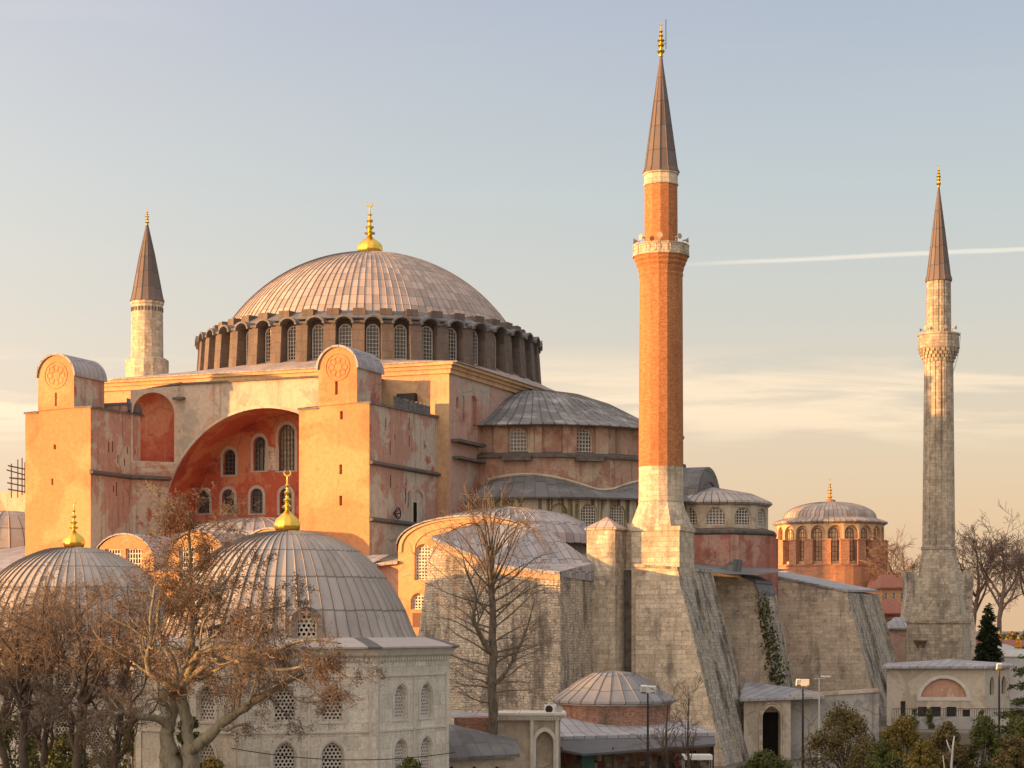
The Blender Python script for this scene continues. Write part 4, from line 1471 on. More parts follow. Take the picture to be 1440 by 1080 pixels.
# brick minaret
bc = onY(929.5, 880, -38.0)
bx, by = bc.x, bc.y
BD = (bc - CAMP).dot(FW)
Zb = lambda y: zD(y, BD)
pm_ = BD / FPX
bm_ = thing('brick_minaret', (bx, by, 0), 'tallest minaret, orange brick shaft with balcony on a pale stone foot', 'minaret')
mb = MB()
h_ = 2.28
mb.box(bx - h_ + .3, bx + h_ + .1, by - h_, by + h_, 0, Zb(744))
mb.box(bx - h_ + .2, bx + h_ + .2, by - h_ - .1, by + h_ + .1, Zb(748), Zb(742))
# flaring transition: square to sixteen sides
n = 16
zf0, zf1 = Zb(742), Zb(707)
rs = 31.5 * pm_
lo, hi = [], []
for i in range(n):
    a = PI / 16 + 2 * PI * i / n
    c, s_ = math.cos(a), math.sin(a)
    k = (h_ + .12) / max(abs(c), abs(s_))
    lo.append((bx + .05 + k * c, by + k * s_, zf0 + .004))
    hi.append((bx + rs * c, by + rs * s_, zf1))
mb.add(lo + hi, [[i, (i + 1) % n, n + (i + 1) % n, n + i] for i in range(n)])
poly_shaft(mb, bx, by, [(rs, zf1), (rs * 1.02, zf1 + .02), (rs * 1.02, zf1 + .2), (rs, zf1 + .22), (rs * .99, Zb(657))], n, PI / 16)
mb.build('stone_foot', M['minaret_stone'], bm_)
mb = MB()
poly_shaft(mb, bx, by, [(rs * 1.0, Zb(657)), (rs * .965, Zb(392)), (rs * 1.0, Zb(388)), (rs * .98, Zb(385))], n, PI / 16)
rb_ = 39 * pm_
poly_shaft(mb, bx, by, [(rs * .97, Zb(385)), (rs * 1.03, Zb(380)), (rs * 1.03, Zb(377)), (rb_ * .90, Zb(373)), (rb_ * .90, Zb(370)), (rb_ * .96, Zb(367)), (rb_ * .96, Zb(364.5)), (rb_, Zb(362))], n, PI / 16)
ru = 23.5 * pm_
poly_shaft(mb, bx, by, [(ru, Zb(362)), (ru * .98, Zb(262))], 12, PI / 12)
mb.build('brick_shaft', M['minaret_brick'], bm_)
mb = MB()
poly_shaft(mb, bx, by, [(rb_ * 1.03, Zb(362)), (rb_ * 1.03, Zb(360)), (rb_, Zb(359.7)), (rb_, Zb(348)), (rb_ * 1.03, Zb(347.6)), (rb_ * 1.03, Zb(346)), (rb_ * .92, Zb(346)), (rb_ * .92, Zb(361)), (ru, Zb(361))], n, PI / 16)
for i in range(n):
    a = PI / 16 + 2 * PI * (i + .5) / n
    er, et = Vector((math.cos(a), math.sin(a), 0)), Vector((-math.sin(a), math.cos(a), 0))
    c = Vector((bx, by, (Zb(359) + Zb(348.5)) / 2)) + er * rb_ * math.cos(PI / n)
    for s_ in (-1, 1):
        mb.obox(c + et * s_ * .30, er * .05, et * .05, Vector((0, 0, .3)))
    mb.obox(c + Vector((0, 0, .27)), er * .05, et * .36, Vector((0, 0, .05)))
    mb.obox(c - Vector((0, 0, .27)), er * .05, et * .36, Vector((0, 0, .05)))
mb.build('balcony', M['minaret_stone'], bm_)
mb = MB()
poly_shaft(mb, bx, by, [(ru * 1.0, Zb(262)), (ru * 1.05, Zb(261.5)), (ru * 1.05, Zb(259)), (ru * 1.0, Zb(258.5)), (ru * 1.0, Zb(247)), (ru * 1.08, Zb(246)), (ru * 1.08, Zb(243.5))], 12, PI / 12)
mb.build('stone_collar', M['minaret_stone'], bm_)
mb = MB()
mb.lathe(bx, by, [(25.5 * pm_, Zb(244.5)), (25.5 * pm_, Zb(243)), (23 * pm_, Zb(238)), (12.3 * pm_, Zb(160)), (3.2 * pm_, Zb(90)), (.12, Zb(77))], 12, R(15), R(375), rib=.05)
mb.build('spire', M['spire_lead'], bm_)
finial(bm_, bx, by, Zb(79), (79 - 30) * pm_, .36, False)
mb = MB()
q0 = Vector((bx + .45, by, Zb(62)))
mb.tube([Vector((bx + .45, by, Zb(70))), Vector((bx + .45, by, Zb(28)))], .035, 5)
mb.tube([Vector((bx, by, Zb(62))), q0], .03, 4)
mb.build('lightning_rod', M['iron'], bm_)
for a in (195, 240, 285, 330, 20, 150):
    e = Vector((math.cos(R(a)), math.sin(R(a)), 0))
    horn(bm_, Vector((bx, by, Zb(338))) + e * (ru + .45), e, .8)

# right stone minaret
rc = onY(1320, 880, 30.0)
rx, ry = rc.x, rc.y
RD = (rc - CAMP).dot(FW)
Zr = lambda y: zD(y, RD)
pr = RD / FPX
rm = thing('stone_minaret', (rx, ry, 0), 'fluted grey stone minaret at the far right on a broad tapering foot', 'minaret')
mb = MB()
hb = [(43 * pr, 0), (43 * pr, Zr(905)), (41, 0)]
HB0, HB1 = 38 * pr, 22.5 * pr
mb.prism([(rx - HB0, ry - HB0, 0), (rx + HB0, ry - HB0, 0), (rx + HB0, ry + HB0, 0), (rx - HB0, ry + HB0, 0)], (0, 0, Zr(876)))
mb.prism([(rx - HB0 - .15, ry - HB0 - .15, Zr(876) + .003), (rx + HB0 + .15, ry - HB0 - .15, Zr(876) + .003), (rx + HB0 + .15, ry + HB0 + .15, Zr(876) + .003), (rx - HB0 - .15, ry + HB0 + .15, Zr(876) + .003)], (0, 0, .35))
n = 16
lo, hi = [], []
for i in range(n):
    a = PI / 16 + 2 * PI * i / n
    c, s_ = math.cos(a), math.sin(a)
    k = HB0 * .96 / max(abs(c), abs(s_))
    lo.append((rx + k * c, ry + k * s_, Zr(876) + .36))
    hi.append((rx + HB1 * c * 1.03, ry + HB1 * s_ * 1.03, Zr(773)))
mid = [tuple(l * .45 + h * .55 for l, h in zip(p, q)) for p, q in zip(lo, hi)]
mb.add(lo + hi, [[i, (i + 1) % n, n + (i + 1) % n, n + i] for i in range(n)])
mb.build('masonry_foot', M['old_minaret_stone'], rm)
mb = MB()
poly_shaft(mb, rx, ry, [(24.5 * pr, Zr(773)), (24.5 * pr, Zr(769)), (22.8 * pr, Zr(768)), (22.6 * pr, Zr(760)), (20.0 * pr, Zr(503))], 16, PI / 16, 0.06)
poly_shaft(mb, rx, ry, [(17.5 * pr, Zr(497)), (16.8 * pr, Zr(396))], 14, PI / 14, 0.05)
mb.build('fluted_shaft', M['old_minaret_stone'], rm)
mb = MB()
for (r, y) in ((21.5, 508), (23.5, 503), (25.5, 498.5), (27.5, 494.5)):
    for i in range(24):
        a = 2 * PI * (i + (.5 if r in (23.5, 27.5) else 0)) / 24
        er, et = Vector((math.cos(a), math.sin(a), 0)), Vector((-math.sin(a), math.cos(a), 0))
        mb.obox(Vector((rx, ry, Zr(y - 1.5))) + er * (r - 2.2) * pr, er * 2.4 * pr, et * .16, Vector((0, 0, .30)))
poly_shaft(mb, rx, ry, [(20 * pr, Zr(510)), (22 * pr, Zr(502)), (26 * pr, Zr(494)), (29 * pr, Zr(491)), (29 * pr, Zr(489)), (28 * pr, Zr(488.8)), (28 * pr, Zr(473)), (29.3 * pr, Zr(472.5)), (29.3 * pr, Zr(470)), (27 * pr, Zr(470)), (27 * pr, Zr(488)), (17 * pr, Zr(488))], 16, PI / 16)
mb.build('balcony', M['old_minaret_stone'], rm)
mb = MB()
mb.lathe(rx, ry, [(17 * pr, Zr(396.5)), (18.3 * pr, Zr(396)), (18.3 * pr, Zr(393.5)), (16.5 * pr, Zr(388)), (8.6 * pr, Zr(325)), (2.4 * pr, Zr(272)), (.1, Zr(262))], 14, 0, 2 * PI, rib=.05)
mb.build('spire', M['spire_lead'], rm)
finial(rm, rx, ry, Zr(263), 33 * pr, .30, False)
for a in (190, 235, 300, 345, 100):
    e = Vector((math.cos(R(a)), math.sin(R(a)), 0))
    horn(rm, Vector((rx, ry, Zr(463))) + e * (17 * pr + .3), e, .75)
mb = MB()
mb.tube([Vector((rx + 2.6, ry - .5, Zr(470))) + Vector((-.9 * t * t, 0, -4.8 * t)) for t in [i / 8 for i in range(9)]], .025, 4)
mb.build('cable', M['iron'], rm)
mb = MB()
cx_ = onY(1296, 912, ry - HB0).x
zq = Zr(905)
mb.box(rx - 5 * pr - 1.9, rx - 5 * pr - .4, ry - HB0 - .35, ry - HB0 - .003, 12 - 23 * pr, 12 - 20 * pr)
for q in (0, 1):
    mb.box(rx - 5 * pr - 1.6 + q * .7, rx - 5 * pr - 1.35 + q * .7, ry - HB0 - .3, ry - HB0 - .003, 12 - 29 * pr, 12 - 23 * pr)
mb.build('bracket', M['timber'], rm)

# left minaret behind the roof
lc = onY(207, 880, 30.0)
lx, ly = lc.x, lc.y
LD = (lc - CAMP).dot(FW)
Zl = lambda y: zD(y, LD)
pl_ = LD / FPX
lm = thing('short_minaret', (lx, ly, 0), 'cream stone minaret rising behind the roof left of the great dome', 'minaret')
mb = MB()
poly_shaft(mb, lx, ly, [(30 * pl_, 0), (30 * pl_, Zl(507)), (24 * pl_, Zl(503.5)), (22.5 * pl_, Zl(503)), (21.8 * pl_, Zl(430)), (23.2 * pl_, Zl(428)), (23.2 * pl_, Zl(425))], 14, R(10))
mb.build('shaft', M['minaret_stone'], lm)
mb = MB()
for i in range(28):
    a = 2 * PI * i / 28
    er, et = Vector((math.cos(a), math.sin(a), 0)), Vector((-math.sin(a), math.cos(a), 0))
    mb.obox(Vector((lx, ly, Zl(436))) + er * 21.7 * pl_, er * .08, et * .11, Vector((0, 0, .28)))
mb.build('frieze', M['dark_ledge'], lm)
mb = MB()
mb.lathe(lx, ly, [(23 * pl_, Zl(425)), (24 * pl_, Zl(424.5)), (22 * pl_, Zl(419)), (10.5 * pl_, Zl(358)), (.12, Zl(314))], 14, 0, 2 * PI, rib=.05)
mb.build('spire', M['spire_lead'], lm)
finial(lm, lx, ly, Zl(316), 25 * pl_, .30, False)

# ------------------------------------------------------------------ far church with a round brick drum
CD = 313.0
cc = atD(1167, 880, CD)
Zc = lambda y: zD(y, CD)
pc_ = CD / FPX
ch = thing('distant_church', (cc.x, cc.y, 0), 'smaller round church with arcaded drum and pink dome between the two right minarets', 'church')
mb = MB()
ops = {q: (2.35, (Zc(741) + .0) - Zc(790), Zc(791), 'round') for q in range(20)}
ws = arcwall(mb, cc.x, cc.y, 75 * pc_, R(-171), R(189), 20, Zc(796), Zc(737), ops, .55)
mb.lathe(cc.x, cc.y, [(75 * pc_ - .55, Zc(796)), (75 * pc_ - .55, Zc(737))], 40)
dr = mb.build('drum', M['church_plaster'], ch)
toc = (CAMP - cc).normalized()
for p, nn, w, h, kd in ws:
    if nn.dot(toc) > -.1:
        window(ch, p + nn * .02 - Vector((-nn.y, nn.x, 0)) * .25, nn, w * .62, h * .93, kd, 3, 7, .08, .12, ('brown_frame', 'dusty_glass'))
for i in range(20):
    a = R(-171) + 2 * PI * i / 20
    er, et = Vector((math.cos(a), math.sin(a), 0)), Vector((-math.sin(a), math.cos(a), 0))
    if er.dot(toc) > -.2:
        pb = MB()
        pb.obox(Vector((cc.x, cc.y, (Zc(796) + Zc(763)) / 2)) + er * 75.5 * pc_, er * .55, et * .72, Vector((0, 0, (Zc(763) - Zc(796)) / 2)))
        pb.obox(Vector((cc.x, cc.y, Zc(762))) + er * 75.5 * pc_, er * .65, et * .82, Vector((0, 0, .12)))
        pb.build('pier', M['church_brick'], ch)
mb = MB()
mb.lathe(cc.x, cc.y, [(74 * pc_, Zc(740)), (77 * pc_, Zc(739)), (80 * pc_, Zc(737)), (80 * pc_, Zc(735.5)), (74 * pc_, Zc(733)), (66 * pc_, Zc(730.5)), (64.5 * pc_, Zc(729))] +
         [(64.5 * pc_ * math.cos(PI / 2 * t) + .3 * t, Zc(729) + (Zc(706) - Zc(729)) * math.sin(PI / 2 * t)) for t in [i / 14 for i in range(1, 15)]], 64, rib=.035)
mb.build('dome', M['dome_lead'], ch)
mb = MB()
mb.lathe(cc.x, cc.y, [(8 * pc_, Zc(707.5)), (8 * pc_, Zc(703.5)), (3, Zc(703)), (.1, Zc(702))][:2] + [(5 * pc_, Zc(702.5)), (.1, Zc(702))], 16)
mb.build('finial_base', M['church_brick'], ch)
finial(ch, cc.x, cc.y, Zc(703), 31 * pc_, .42, False)
mb = MB()
mb.lathe(cc.x, cc.y, [(77 * pc_, Zc(796)), (79 * pc_, Zc(795)), (80 * pc_, Zc(797)), (79 * pc_, Zc(799)), (79 * pc_, 0)][::-1], 40)
mb.build('drum_base', M['church_brick'], ch)
mb = MB()
q0 = atD(1236, 812, 298)
mb.box(q0.x - 14, q0.x + 2, q0.y, q0.y + 18, 0, Zc(842) - .5)
mb.build('nave', M['church_brick'], ch)
mb = MB()
a_, b_ = atD(1255, 806, 300), atD(1272, 806, 320)
mb.poly([atD(1215, 838, 290), atD(1268, 846, 290), atD(1272, 806, 312), atD(1226, 806, 312)])
mb.build('nave_roof', M['roof_tile'], ch)


def small_house(name, px0, px1, ye, yr, D, depth, wallm, roofm, label, cat='house', hip=.25, win=3, group=None):
    a_, b_ = atD(px0, ye, D), atD(px1, ye, D)
    ze, zr_ = zD(ye, D), zD(yr, D + depth * .5)
    t = thing(name, ((a_.x + b_.x) / 2, (a_.y + b_.y) / 2, 0), label, cat, group)
    u = (b_ - a_)
    u.z = 0
    L = u.length
    u.normalize()
    nn = Vector((-u.y, u.x, 0))
    a0, b0 = Vector((a_.x, a_.y, 0)), Vector((b_.x, b_.y, 0))
    mb = MB()
    hl = []
    if win:
        wz = max(.4, min(1.4, ze * .3))
        hl = [arch(L * (i + .5) / win, ze - wz - .7, min(.8, L / win * .4), wz, 'rect') for i in range(win)]
    mb.holed(a0, u, -nn, [(0, 0), (L, 0), (L, ze), (0, ze)], hl, .2)
    for (p, q) in ((a0, a0 + nn * depth), (b0, b0 + nn * depth), (a0 + nn * depth, b0 + nn * depth)):
        mb.poly([p, q, q + Vector((0, 0, ze)), p + Vector((0, 0, ze))])
    w = mb.build('wall', M[wallm], t)
    for i in range(win):
        window(t, a0 + u * (L * (i + .5) / win) + nn * .1 + Vector((0, 0, ze - wz - .7)), -nn, min(.8, L / win * .4), wz, 'rect', 2, 3, .05, .06, ('white_frame', 'glass'))
    mb = MB()
    Z3 = Vector((0, 0, 1))
    e = .4
    c = [a0 - u * e - nn * e, b0 + u * e - nn * e, b0 + u * e + nn * (depth + e), a0 - u * e + nn * (depth + e)]
    c = [p + Z3 * ze for p in c]
    r0, r1 = a0 + u * L * hip + nn * depth * .5 + Z3 * zr_, b0 - u * L * hip + nn * depth * .5 + Z3 * zr_
    mb.poly([c[0], c[1], r1, r0]); mb.poly([c[2], c[3], r0, r1]); mb.poly([c[1], c[2], r1]); mb.poly([c[3], c[0], r0])
    lo_ = [p - Z3 * .2 for p in c]
    for i in range(4):
        mb.poly([c[i], c[(i + 1) % 4], lo_[(i + 1) % 4], lo_[i]])
    mb.poly(lo_)
    mb.build('roof', M[roofm], t)
    return t


small_house('orange_house', 1240, 1274, 826, 808, 268, 9, 'orange_plaster', 'roof_tile', 'small orange house with snowy looking tiled roof just left of the right minaret foot', win=3)
small_house('red_house', 1244, 1276, 862, 842, 258, 8, 'dark_red_plaster', 'roof_tile', 'low dark red house with tiled roof under the small orange house', win=2)
small_house('lead_roofed_annexe', 1256, 1284, 883, 868, 236, 5, 'pink_plaster', 'roof_lead', 'narrow pink annexe with lead roof squeezed between raking buttress and right minaret', 'annexe', win=0)

# ruined rubble piers beside the right minaret
for nm, p0, p1, yt, D, lab in (('ruined_wall', 1270, 1292, 802, 250, 'ragged stump of rubble wall left of the right minaret foot'),
                               ('ruined_wall', 1346, 1372, 802, 250, 'ragged stump of rubble wall right of the right minaret foot')):
    rnd = random.Random(p0)
    mb = MB()
    a_, b_ = atD(p0, 0, D), atD(p1, 0, D)
    u = (b_ - a_); u.z = 0; L = u.length; u.normalize()
    nn = Vector((-u.y, u.x, 0))
    a0 = Vector((a_.x, a_.y, 0))
    zt = zD(yt, D)
    front = [(0, 0), (L, 0)] + [(L + rnd.uniform(-.5, .25), zt * t) for t in (.3, .45, .6, .75, .88)] + [(L - .2, zt - .3), (L * .7, zt), (L * .4, zt - .2), (.2, zt - .1)] + [(rnd.uniform(-.3, .5), zt * t) for t in (.85, .7, .55, .4, .25)]
    mb.prism([a0 + u * x + Vector((0, 0, z)) for x, z in front], nn * 2.2)
    tag(mb.build(nm, M['rubble_stone']), lab, 'ruin', 'rubble stumps beside the minaret')


# ------------------------------------------------------------------ domed tombs
def tomb(name, px, D, Ra, phi, profpx, zeave_px, label, domespan, nrib, fin, wins, dormer=True):
    c = atD(px, 880, D)
    s = D / FPX
    t = thing(name, (c.x, c.y, 0), label, 'tomb')
    ze = zD(zeave_px, D)
    toc = (CAMP - c)
    base = math.atan2(toc.y, toc.x) + R(phi)          # outward direction of the front face
    Rv = Ra / math.cos(PI / 8)
    vert = [Vector((c.x + Rv * math.cos(base + PI / 8 + q * PI / 4), c.y + Rv * math.sin(base + PI / 8 + q * PI / 4), 0)) for q in range(-1, 7)]
    wb = MB()
    trim = MB()
    wl = []
    for q in range(8):
        p0, p1 = vert[q], vert[(q + 1) % 8]
        am_ = base + q * PI / 4
        nn = Vector((math.cos(am_), math.sin(am_), 0))
        u = (p1 - p0).normalized()
        L = (p1 - p0).length
        hl = []
        if nn.dot(toc.normalized()) > -.15:
            for dx in (-1.38, 1.38):
                for (zb, h, w) in wins:
                    hl.append(arch(L / 2 + dx, zb, w, h, 'point'))
                    wl.append((p0 + u * (L / 2 + dx) - nn * .28 + Vector((0, 0, zb)), nn, w, h))
                    o_, i_ = arch(L / 2 + dx, zb - .12, w + .5, h + .42, 'point'), arch(L / 2 + dx, zb, w + .16, h + .1, 'point')
                    trim.holed(p0 + nn * .06, u, nn, o_, [i_], .055)
                    k = len(o_)
                    P = lambda qq, d: p0 + nn * d + u * qq[0] + Vector((0, 0, qq[1]))
                    trim.add([P(qq, .06) for qq in o_] + [P(qq, 0) for qq in o_], [[i, (i + 1) % k, k + (i + 1) % k, k + i] for i in range(k)])
        wb.holed(p0, u, nn, [(0, 0), (L, 0), (L, ze - .5), (0, ze - .5)], hl, .35)
        # panel frames
        for (x0, x1, z0, z1) in ((.35, L - .35, ze - 1.75, ze - 1.68), (.35, L - .35, 5.78, 5.9), (L / 2 - .06, L / 2 + .06, 1.0, ze - 1.7), (.3, .42, .6, ze - 1.6), (L - .42, L - .3, .6, ze - 1.6)):
            q0, q1 = p0 + u * x0, p0 + u * x1
            trim.prism([q0 + Vector((0, 0, z0)) + nn * .003, q1 + Vector((0, 0, z0)) + nn * .003, q1 + Vector((0, 0, z1)) + nn * .003, q0 + Vector((0, 0, z1)) + nn * .003], nn * .07)
    wall = wb.build('wall', M['marble'], t)
    trim.build('moulding', M['marble_trim'], wall)
    for p, nn, w, h in wl:
        window(t, p, nn, w, h, 'point', 4, 8, .06, .05, ('white_frame', 'black'), 'hex', 'window', .235)
    # cornice and eaves
    cm = MB()
    a8 = base - PI / 8

    def oct_(r): return r / math.cos(PI / 8)
    cm.lathe(c.x, c.y, [(oct_(Ra), ze - .9), (oct_(Ra + .05), ze - .62), (oct_(Ra + .22), ze - .48), (oct_(Ra + .3), ze - .3), (oct_(Ra + .42), ze - .12)], 8, a8, a8 + 2 * PI)
    for q in range(8):
        am_ = base + q * PI / 4
        nn = Vector((math.cos(am_), math.sin(am_), 0))
        u = Vector((-nn.y, nn.x, 0))
        nd = 26
        for i in range(nd):
            cm.obox(Vector((c.x, c.y, ze - .72)) + nn * (Ra + .08) + u * (i - nd / 2 + .5) * .29, nn * .06, u * .085, Vector((0, 0, .1)))
    cm.build('cornice', M['marble_trim'], wall)
    em = MB()
    em.lathe(c.x, c.y, [(oct_(Ra + .42), ze - .12), (oct_(Ra + .62), ze - .08), (oct_(Ra + .62), ze + .02), (oct_(Ra + .1), ze + .22), (oct_(domespan - .4), ze + .55)], 8, a8, a8 + 2 * PI)
    em.build('eaves', M['tomb_lead'], t)
    # dome
    pr_ = [(r * s if r > 0 else .2, zD(y, D)) for r, y in profpx]
    pr_ = pr_[::-1]
    dm = MB()
    # subdivide the profile smoothly
    sm = []
    for i in range(len(pr_) - 1):
        p_1, p0, p1, p2 = pr_[max(i - 1, 0)], pr_[i], pr_[i + 1], pr_[min(i + 2, len(pr_) - 1)]
        for q in range(4):
            tt = q / 4
            f = lambda a, b, c_, d: .5 * ((2 * b) + (-a + c_) * tt + (2 * a - 5 * b + 4 * c_ - d) * tt ** 2 + (-a + 3 * b - 3 * c_ + d) * tt ** 3)
            sm.append((f(p_1[0], p0[0], p1[0], p2[0]), f(p_1[1], p0[1], p1[1], p2[1])))
    sm.append(pr_[-1])
    dm.lathe(c.x, c.y, sm, nrib, rib=.075)
    dome = dm.build('dome', M['tomb_lead'], t)
    if dormer:
        for q in (0,):
            am_ = base + q * PI / 4
            nn = Vector((math.cos(am_), math.sin(am_), 0))
            u = Vector((-nn.y, nn.x, 0))
            rr = domespan - .25
            p0 = Vector((c.x, c.y, 0)) + nn * (rr)
            db_ = MB()
            o_, i_ = arch(0, ze + .3, 1.85, 2.05, 'round'), arch(0, ze + .5, 1.15, 1.45, 'round')
            db_.holed(p0, u, nn, o_, [i_], .3)
            k = len(o_)
            P = lambda qq, d: p0 + nn * d + u * qq[0] + Vector((0, 0, qq[1]))
            db_.add([P(qq, 0) for qq in o_] + [P(qq, -2.6) for qq in o_], [[i, (i + 1) % k, k + (i + 1) % k, k + i] for i in range(k)])
            d_ = db_.build('dormer', M['dark_lead'], t)
            window(t, p0 - nn * .2 + Vector((0, 0, ze + .5)), nn, 1.15, 1.45, 'round', 4, 8, .06, .06, ('white_frame', 'black'), 'hex', 'window', .29)
    finial(t, c.x, c.y, zD(fin[0], D), (fin[0] - fin[1]) * s, fin[2] * s, True)
    return t, c


tombR, tc_ = tomb('large_tomb', 404, 120, 9.48, 7.5,
                  [(0, 747), (14, 747.6), (40, 751), (75, 762), (105, 780), (130, 804), (150, 832), (165, 860), (175, 885), (183, 899), (192, 903)], 908,
                  'pale marble octagonal tomb with pierced windows under a tall grey lead dome', 8.9, 64, (749, 660, 18),
                  [(6.45, 2.05, 1.2), (1.95, 3.3, 1.25)])
tombL, tl_c = tomb('broad_tomb', 104, 150, 9.0, 4,
                   [(0, 770), (14, 770.5), (40, 774), (75, 789), (105, 811), (128, 839), (143, 867), (152, 890), (162, 901)], 908,
                   'octagonal tomb at the far left whose pinkish lead dome shows above tangled bare trees', 8.9, 60, (771, 700, 15),
                   [(6.45, 2.05, 1.2), (1.95, 3.3, 1.25)], dormer=False)

# ------------------------------------------------------------------ outbuildings at the foot of the walls
# low polygonal kiosk with lead dome
KD = 147.0
kc = atD(862, 880, KD)
ks = KD / FPX
kt = thing('domed_kiosk', (kc.x, kc.y, 0), 'low round red brick kiosk with shallow grey lead roof below the stone walls', 'kiosk')
mb = MB()
arcwall(mb, kc.x, kc.y, 81 * ks, R(-170), R(190), 12, 0, zD(985, KD), {}, .3)
kw = mb.build('wall', M['red_brick'], kt)
mb = MB()
mb.lathe(kc.x, kc.y, [(84 * ks, zD(988, KD)), (87 * ks, zD(987, KD)), (87 * ks, zD(983.5, KD)), (70 * ks, zD(972, KD)), (50 * ks, zD(958, KD)), (28 * ks, zD(946, KD)), (.3, zD(943, KD))], 26, R(-170), R(190), rib=.04)
mb.build('roof', M['kiosk_lead'], kt)
mb = MB()
mb.lathe(kc.x, kc.y, [(82 * ks, zD(990, KD)), (85.5 * ks, zD(989, KD)), (85.5 * ks, zD(988.2, KD))], 12, R(-170), R(190))
mb.build('gutter', M['pale_metal'], kt)

# shop with lead roof and awning
SD = 138.0
st_ = thing('shop', (atD(890, 880, SD).x, atD(890, 880, SD).y, 0), 'long low shop with grey lead roof and dark sheet awning over racks of goods', 'shop')
Pd = lambda px, py, D: atD(px, py, D)
mb = MB()
w0, w1_ = atD(788, 880, SD), atD(1004, 880, SD)
dback = FW * 7
for (p, q) in ((w0, w1_), (w0 + dback, w1_ + dback), (w0, w0 + dback), (w1_, w1_ + dback)):
    if p is w0 and q is w1_:
        p, q = w0 + FW * 2.2, w1_ + FW * 2.2
    mb.poly([(p.x, p.y, 0), (q.x, q.y, 0), (q.x, q.y, zD(1036, SD)), (p.x, p.y, zD(1036, SD))])
mb.build('wall', M['brown_plaster'], st_)
mb = MB()
e0, e1 = Pd(783, 1036, SD - .5), Pd(1006, 1030, SD - .5)
r0, r1 = Pd(783, 1001, SD + 8), Pd(960, 1014, SD + 8)
mb.poly([e0, e1, r1, r0])
mb.poly([e0, e1, e1 - Vector((0, 0, .32)), e0 - Vector((0, 0, .32))])
mb.build('roof', M['roof_lead'], st_)
mb = MB()
a0, a1 = Pd(787, 1039, SD - .3), Pd(1005, 1034, SD - .3)
b0, b1 = Pd(789, 1054, SD - 3.2), Pd(1006, 1046, SD - 3.2)
bm2 = Pd(822, 1060, SD - 3.6)
mb.poly([a0, a1, b1, bm2])
mb.poly([a0, bm2, b0])
for (p, q) in ((b0, bm2), (bm2, b1)):
    mb.poly([p, q, q - Vector((0, 0, .16)), p - Vector((0, 0, .16))])
mb.build('awning', M['awning_sheet'], st_)
rnd = random.Random(8)
for i in range(70):
    mb = MB()
    px_ = rnd.uniform(795, 1000)
    p = Pd(px_, rnd.uniform(1062, 1100), SD + rnd.uniform(-1.0, 1.2))
    w_, h_2 = rnd.uniform(.08, .28), rnd.uniform(.12, .4)
    mb.obox(p, RT * w_, FW * .06, Vector((0, 0, h_2)))
    mb.obox(p + Vector((0, 0, h_2 * .6)), RT * w_ * 1.1, FW * .08, Vector((0, 0, .03)))
    mb.build('hung_goods', M['goods_%d' % (i % 4)], st_)
mb = MB()
p = Pd(827, 1078, SD - 1.2)
mb.obox(p, RT * .45, FW * .2, Vector((0, 0, 1.0)))
mb.build('door', M['teal'], st_)
mb = MB()
for px_ in (790, 862, 932, 1003):
    q = Pd(px_, 1050, SD - 3.0)
    mb.tube([(q.x, q.y, 0), (q.x, q.y, q.z - .05)], .05, 6)
mb.build('post', M['iron'], st_)
# white parasol-like stall canopy by the shop
p = Pd(980, 1062, SD - 5)
stl = thing('stall_canopy', (p.x, p.y, 0), 'small white flat canopy on thin legs at the right end of the shop', 'canopy')
mb = MB()
mb.obox(p, RT * 1.0, FW * .8, Vector((0, 0, .05)))
mb.obox(p - FW * .8 - Vector((0, 0, .14)), RT * 1.0, FW * .02, Vector((0, 0, .13)))
mb.build('canopy_top', M['lamp_white'], stl)
for s_ in (-1, 1):
    for q_ in (-1, 1):
        mb = MB()
        pp = p + RT * .95 * s_ + FW * .75 * q_
        mb.tube([(pp.x, pp.y, 0), (pp.x, pp.y, p.z - .05)], .03, 5)
        mb.build('leg', M['pale_metal'], stl)

# marble fountain pavilion with pointed niche
GD = 133.0
gt = thing('marble_gatehouse', (atD(745, 880, GD).x, atD(745, 880, GD).y, 0), 'carved pale stone gatehouse with deep pointed niche and toothed cornice, left of the shop', 'gatehouse')
u, nn = RT, -FW


def gpt(px, D=GD): return Vector((atD(px, 880, D).x, atD(px, 880, D).y, 0))


zt = zD(1012, GD)
sc_ = FPX / GD
mb = MB()
g0 = gpt(744)
Lg = (788 - 744) / sc_
mb.holed(g0, RT, -FW, [(0, 0), (Lg, 0), (Lg, zt), (0, zt)], [arch(Lg * .5, .2, 24 / sc_, zD(1029, GD) - .2, 'point')], .8, True)
g1 = gpt(700)
mb.holed(g1 + FW * .25, RT, -FW, [(0, 0), (44 / sc_ + .0, 0), (44 / sc_, zt), (0, zt)], [], .3)
mb.poly([gpt(744), gpt(744) + FW * .25, gpt(744) + FW * .25 + Vector((0, 0, zt)), gpt(744) + Vector((0, 0, zt))])
q1 = gpt(788)
mb.poly([q1, q1 + FW * 4, q1 + FW * 4 + Vector((0, 0, zt)), q1 + Vector((0, 0, zt))])
gw = mb.build('wall', M['tan_plaster'], gt)
mb = MB()
o_, i_ = arch(Lg * .5, .0, 33 / sc_, zD(1022, GD), 'point'), arch(Lg * .5, .0, 25 / sc_, zD(1028.5, GD), 'point')
mb.holed(g0 - FW * .1, RT, -FW, o_, [[(x, z + .01) for x, z in i_]], .1)
for px_ in (748, 783):
    q = gpt(px_) - FW * .12
    mb.tube([q, q + Vector((0, 0, zt))], .13, 8)
mb.build('niche_moulding', M['marble_trim'], gw)
mb = MB()
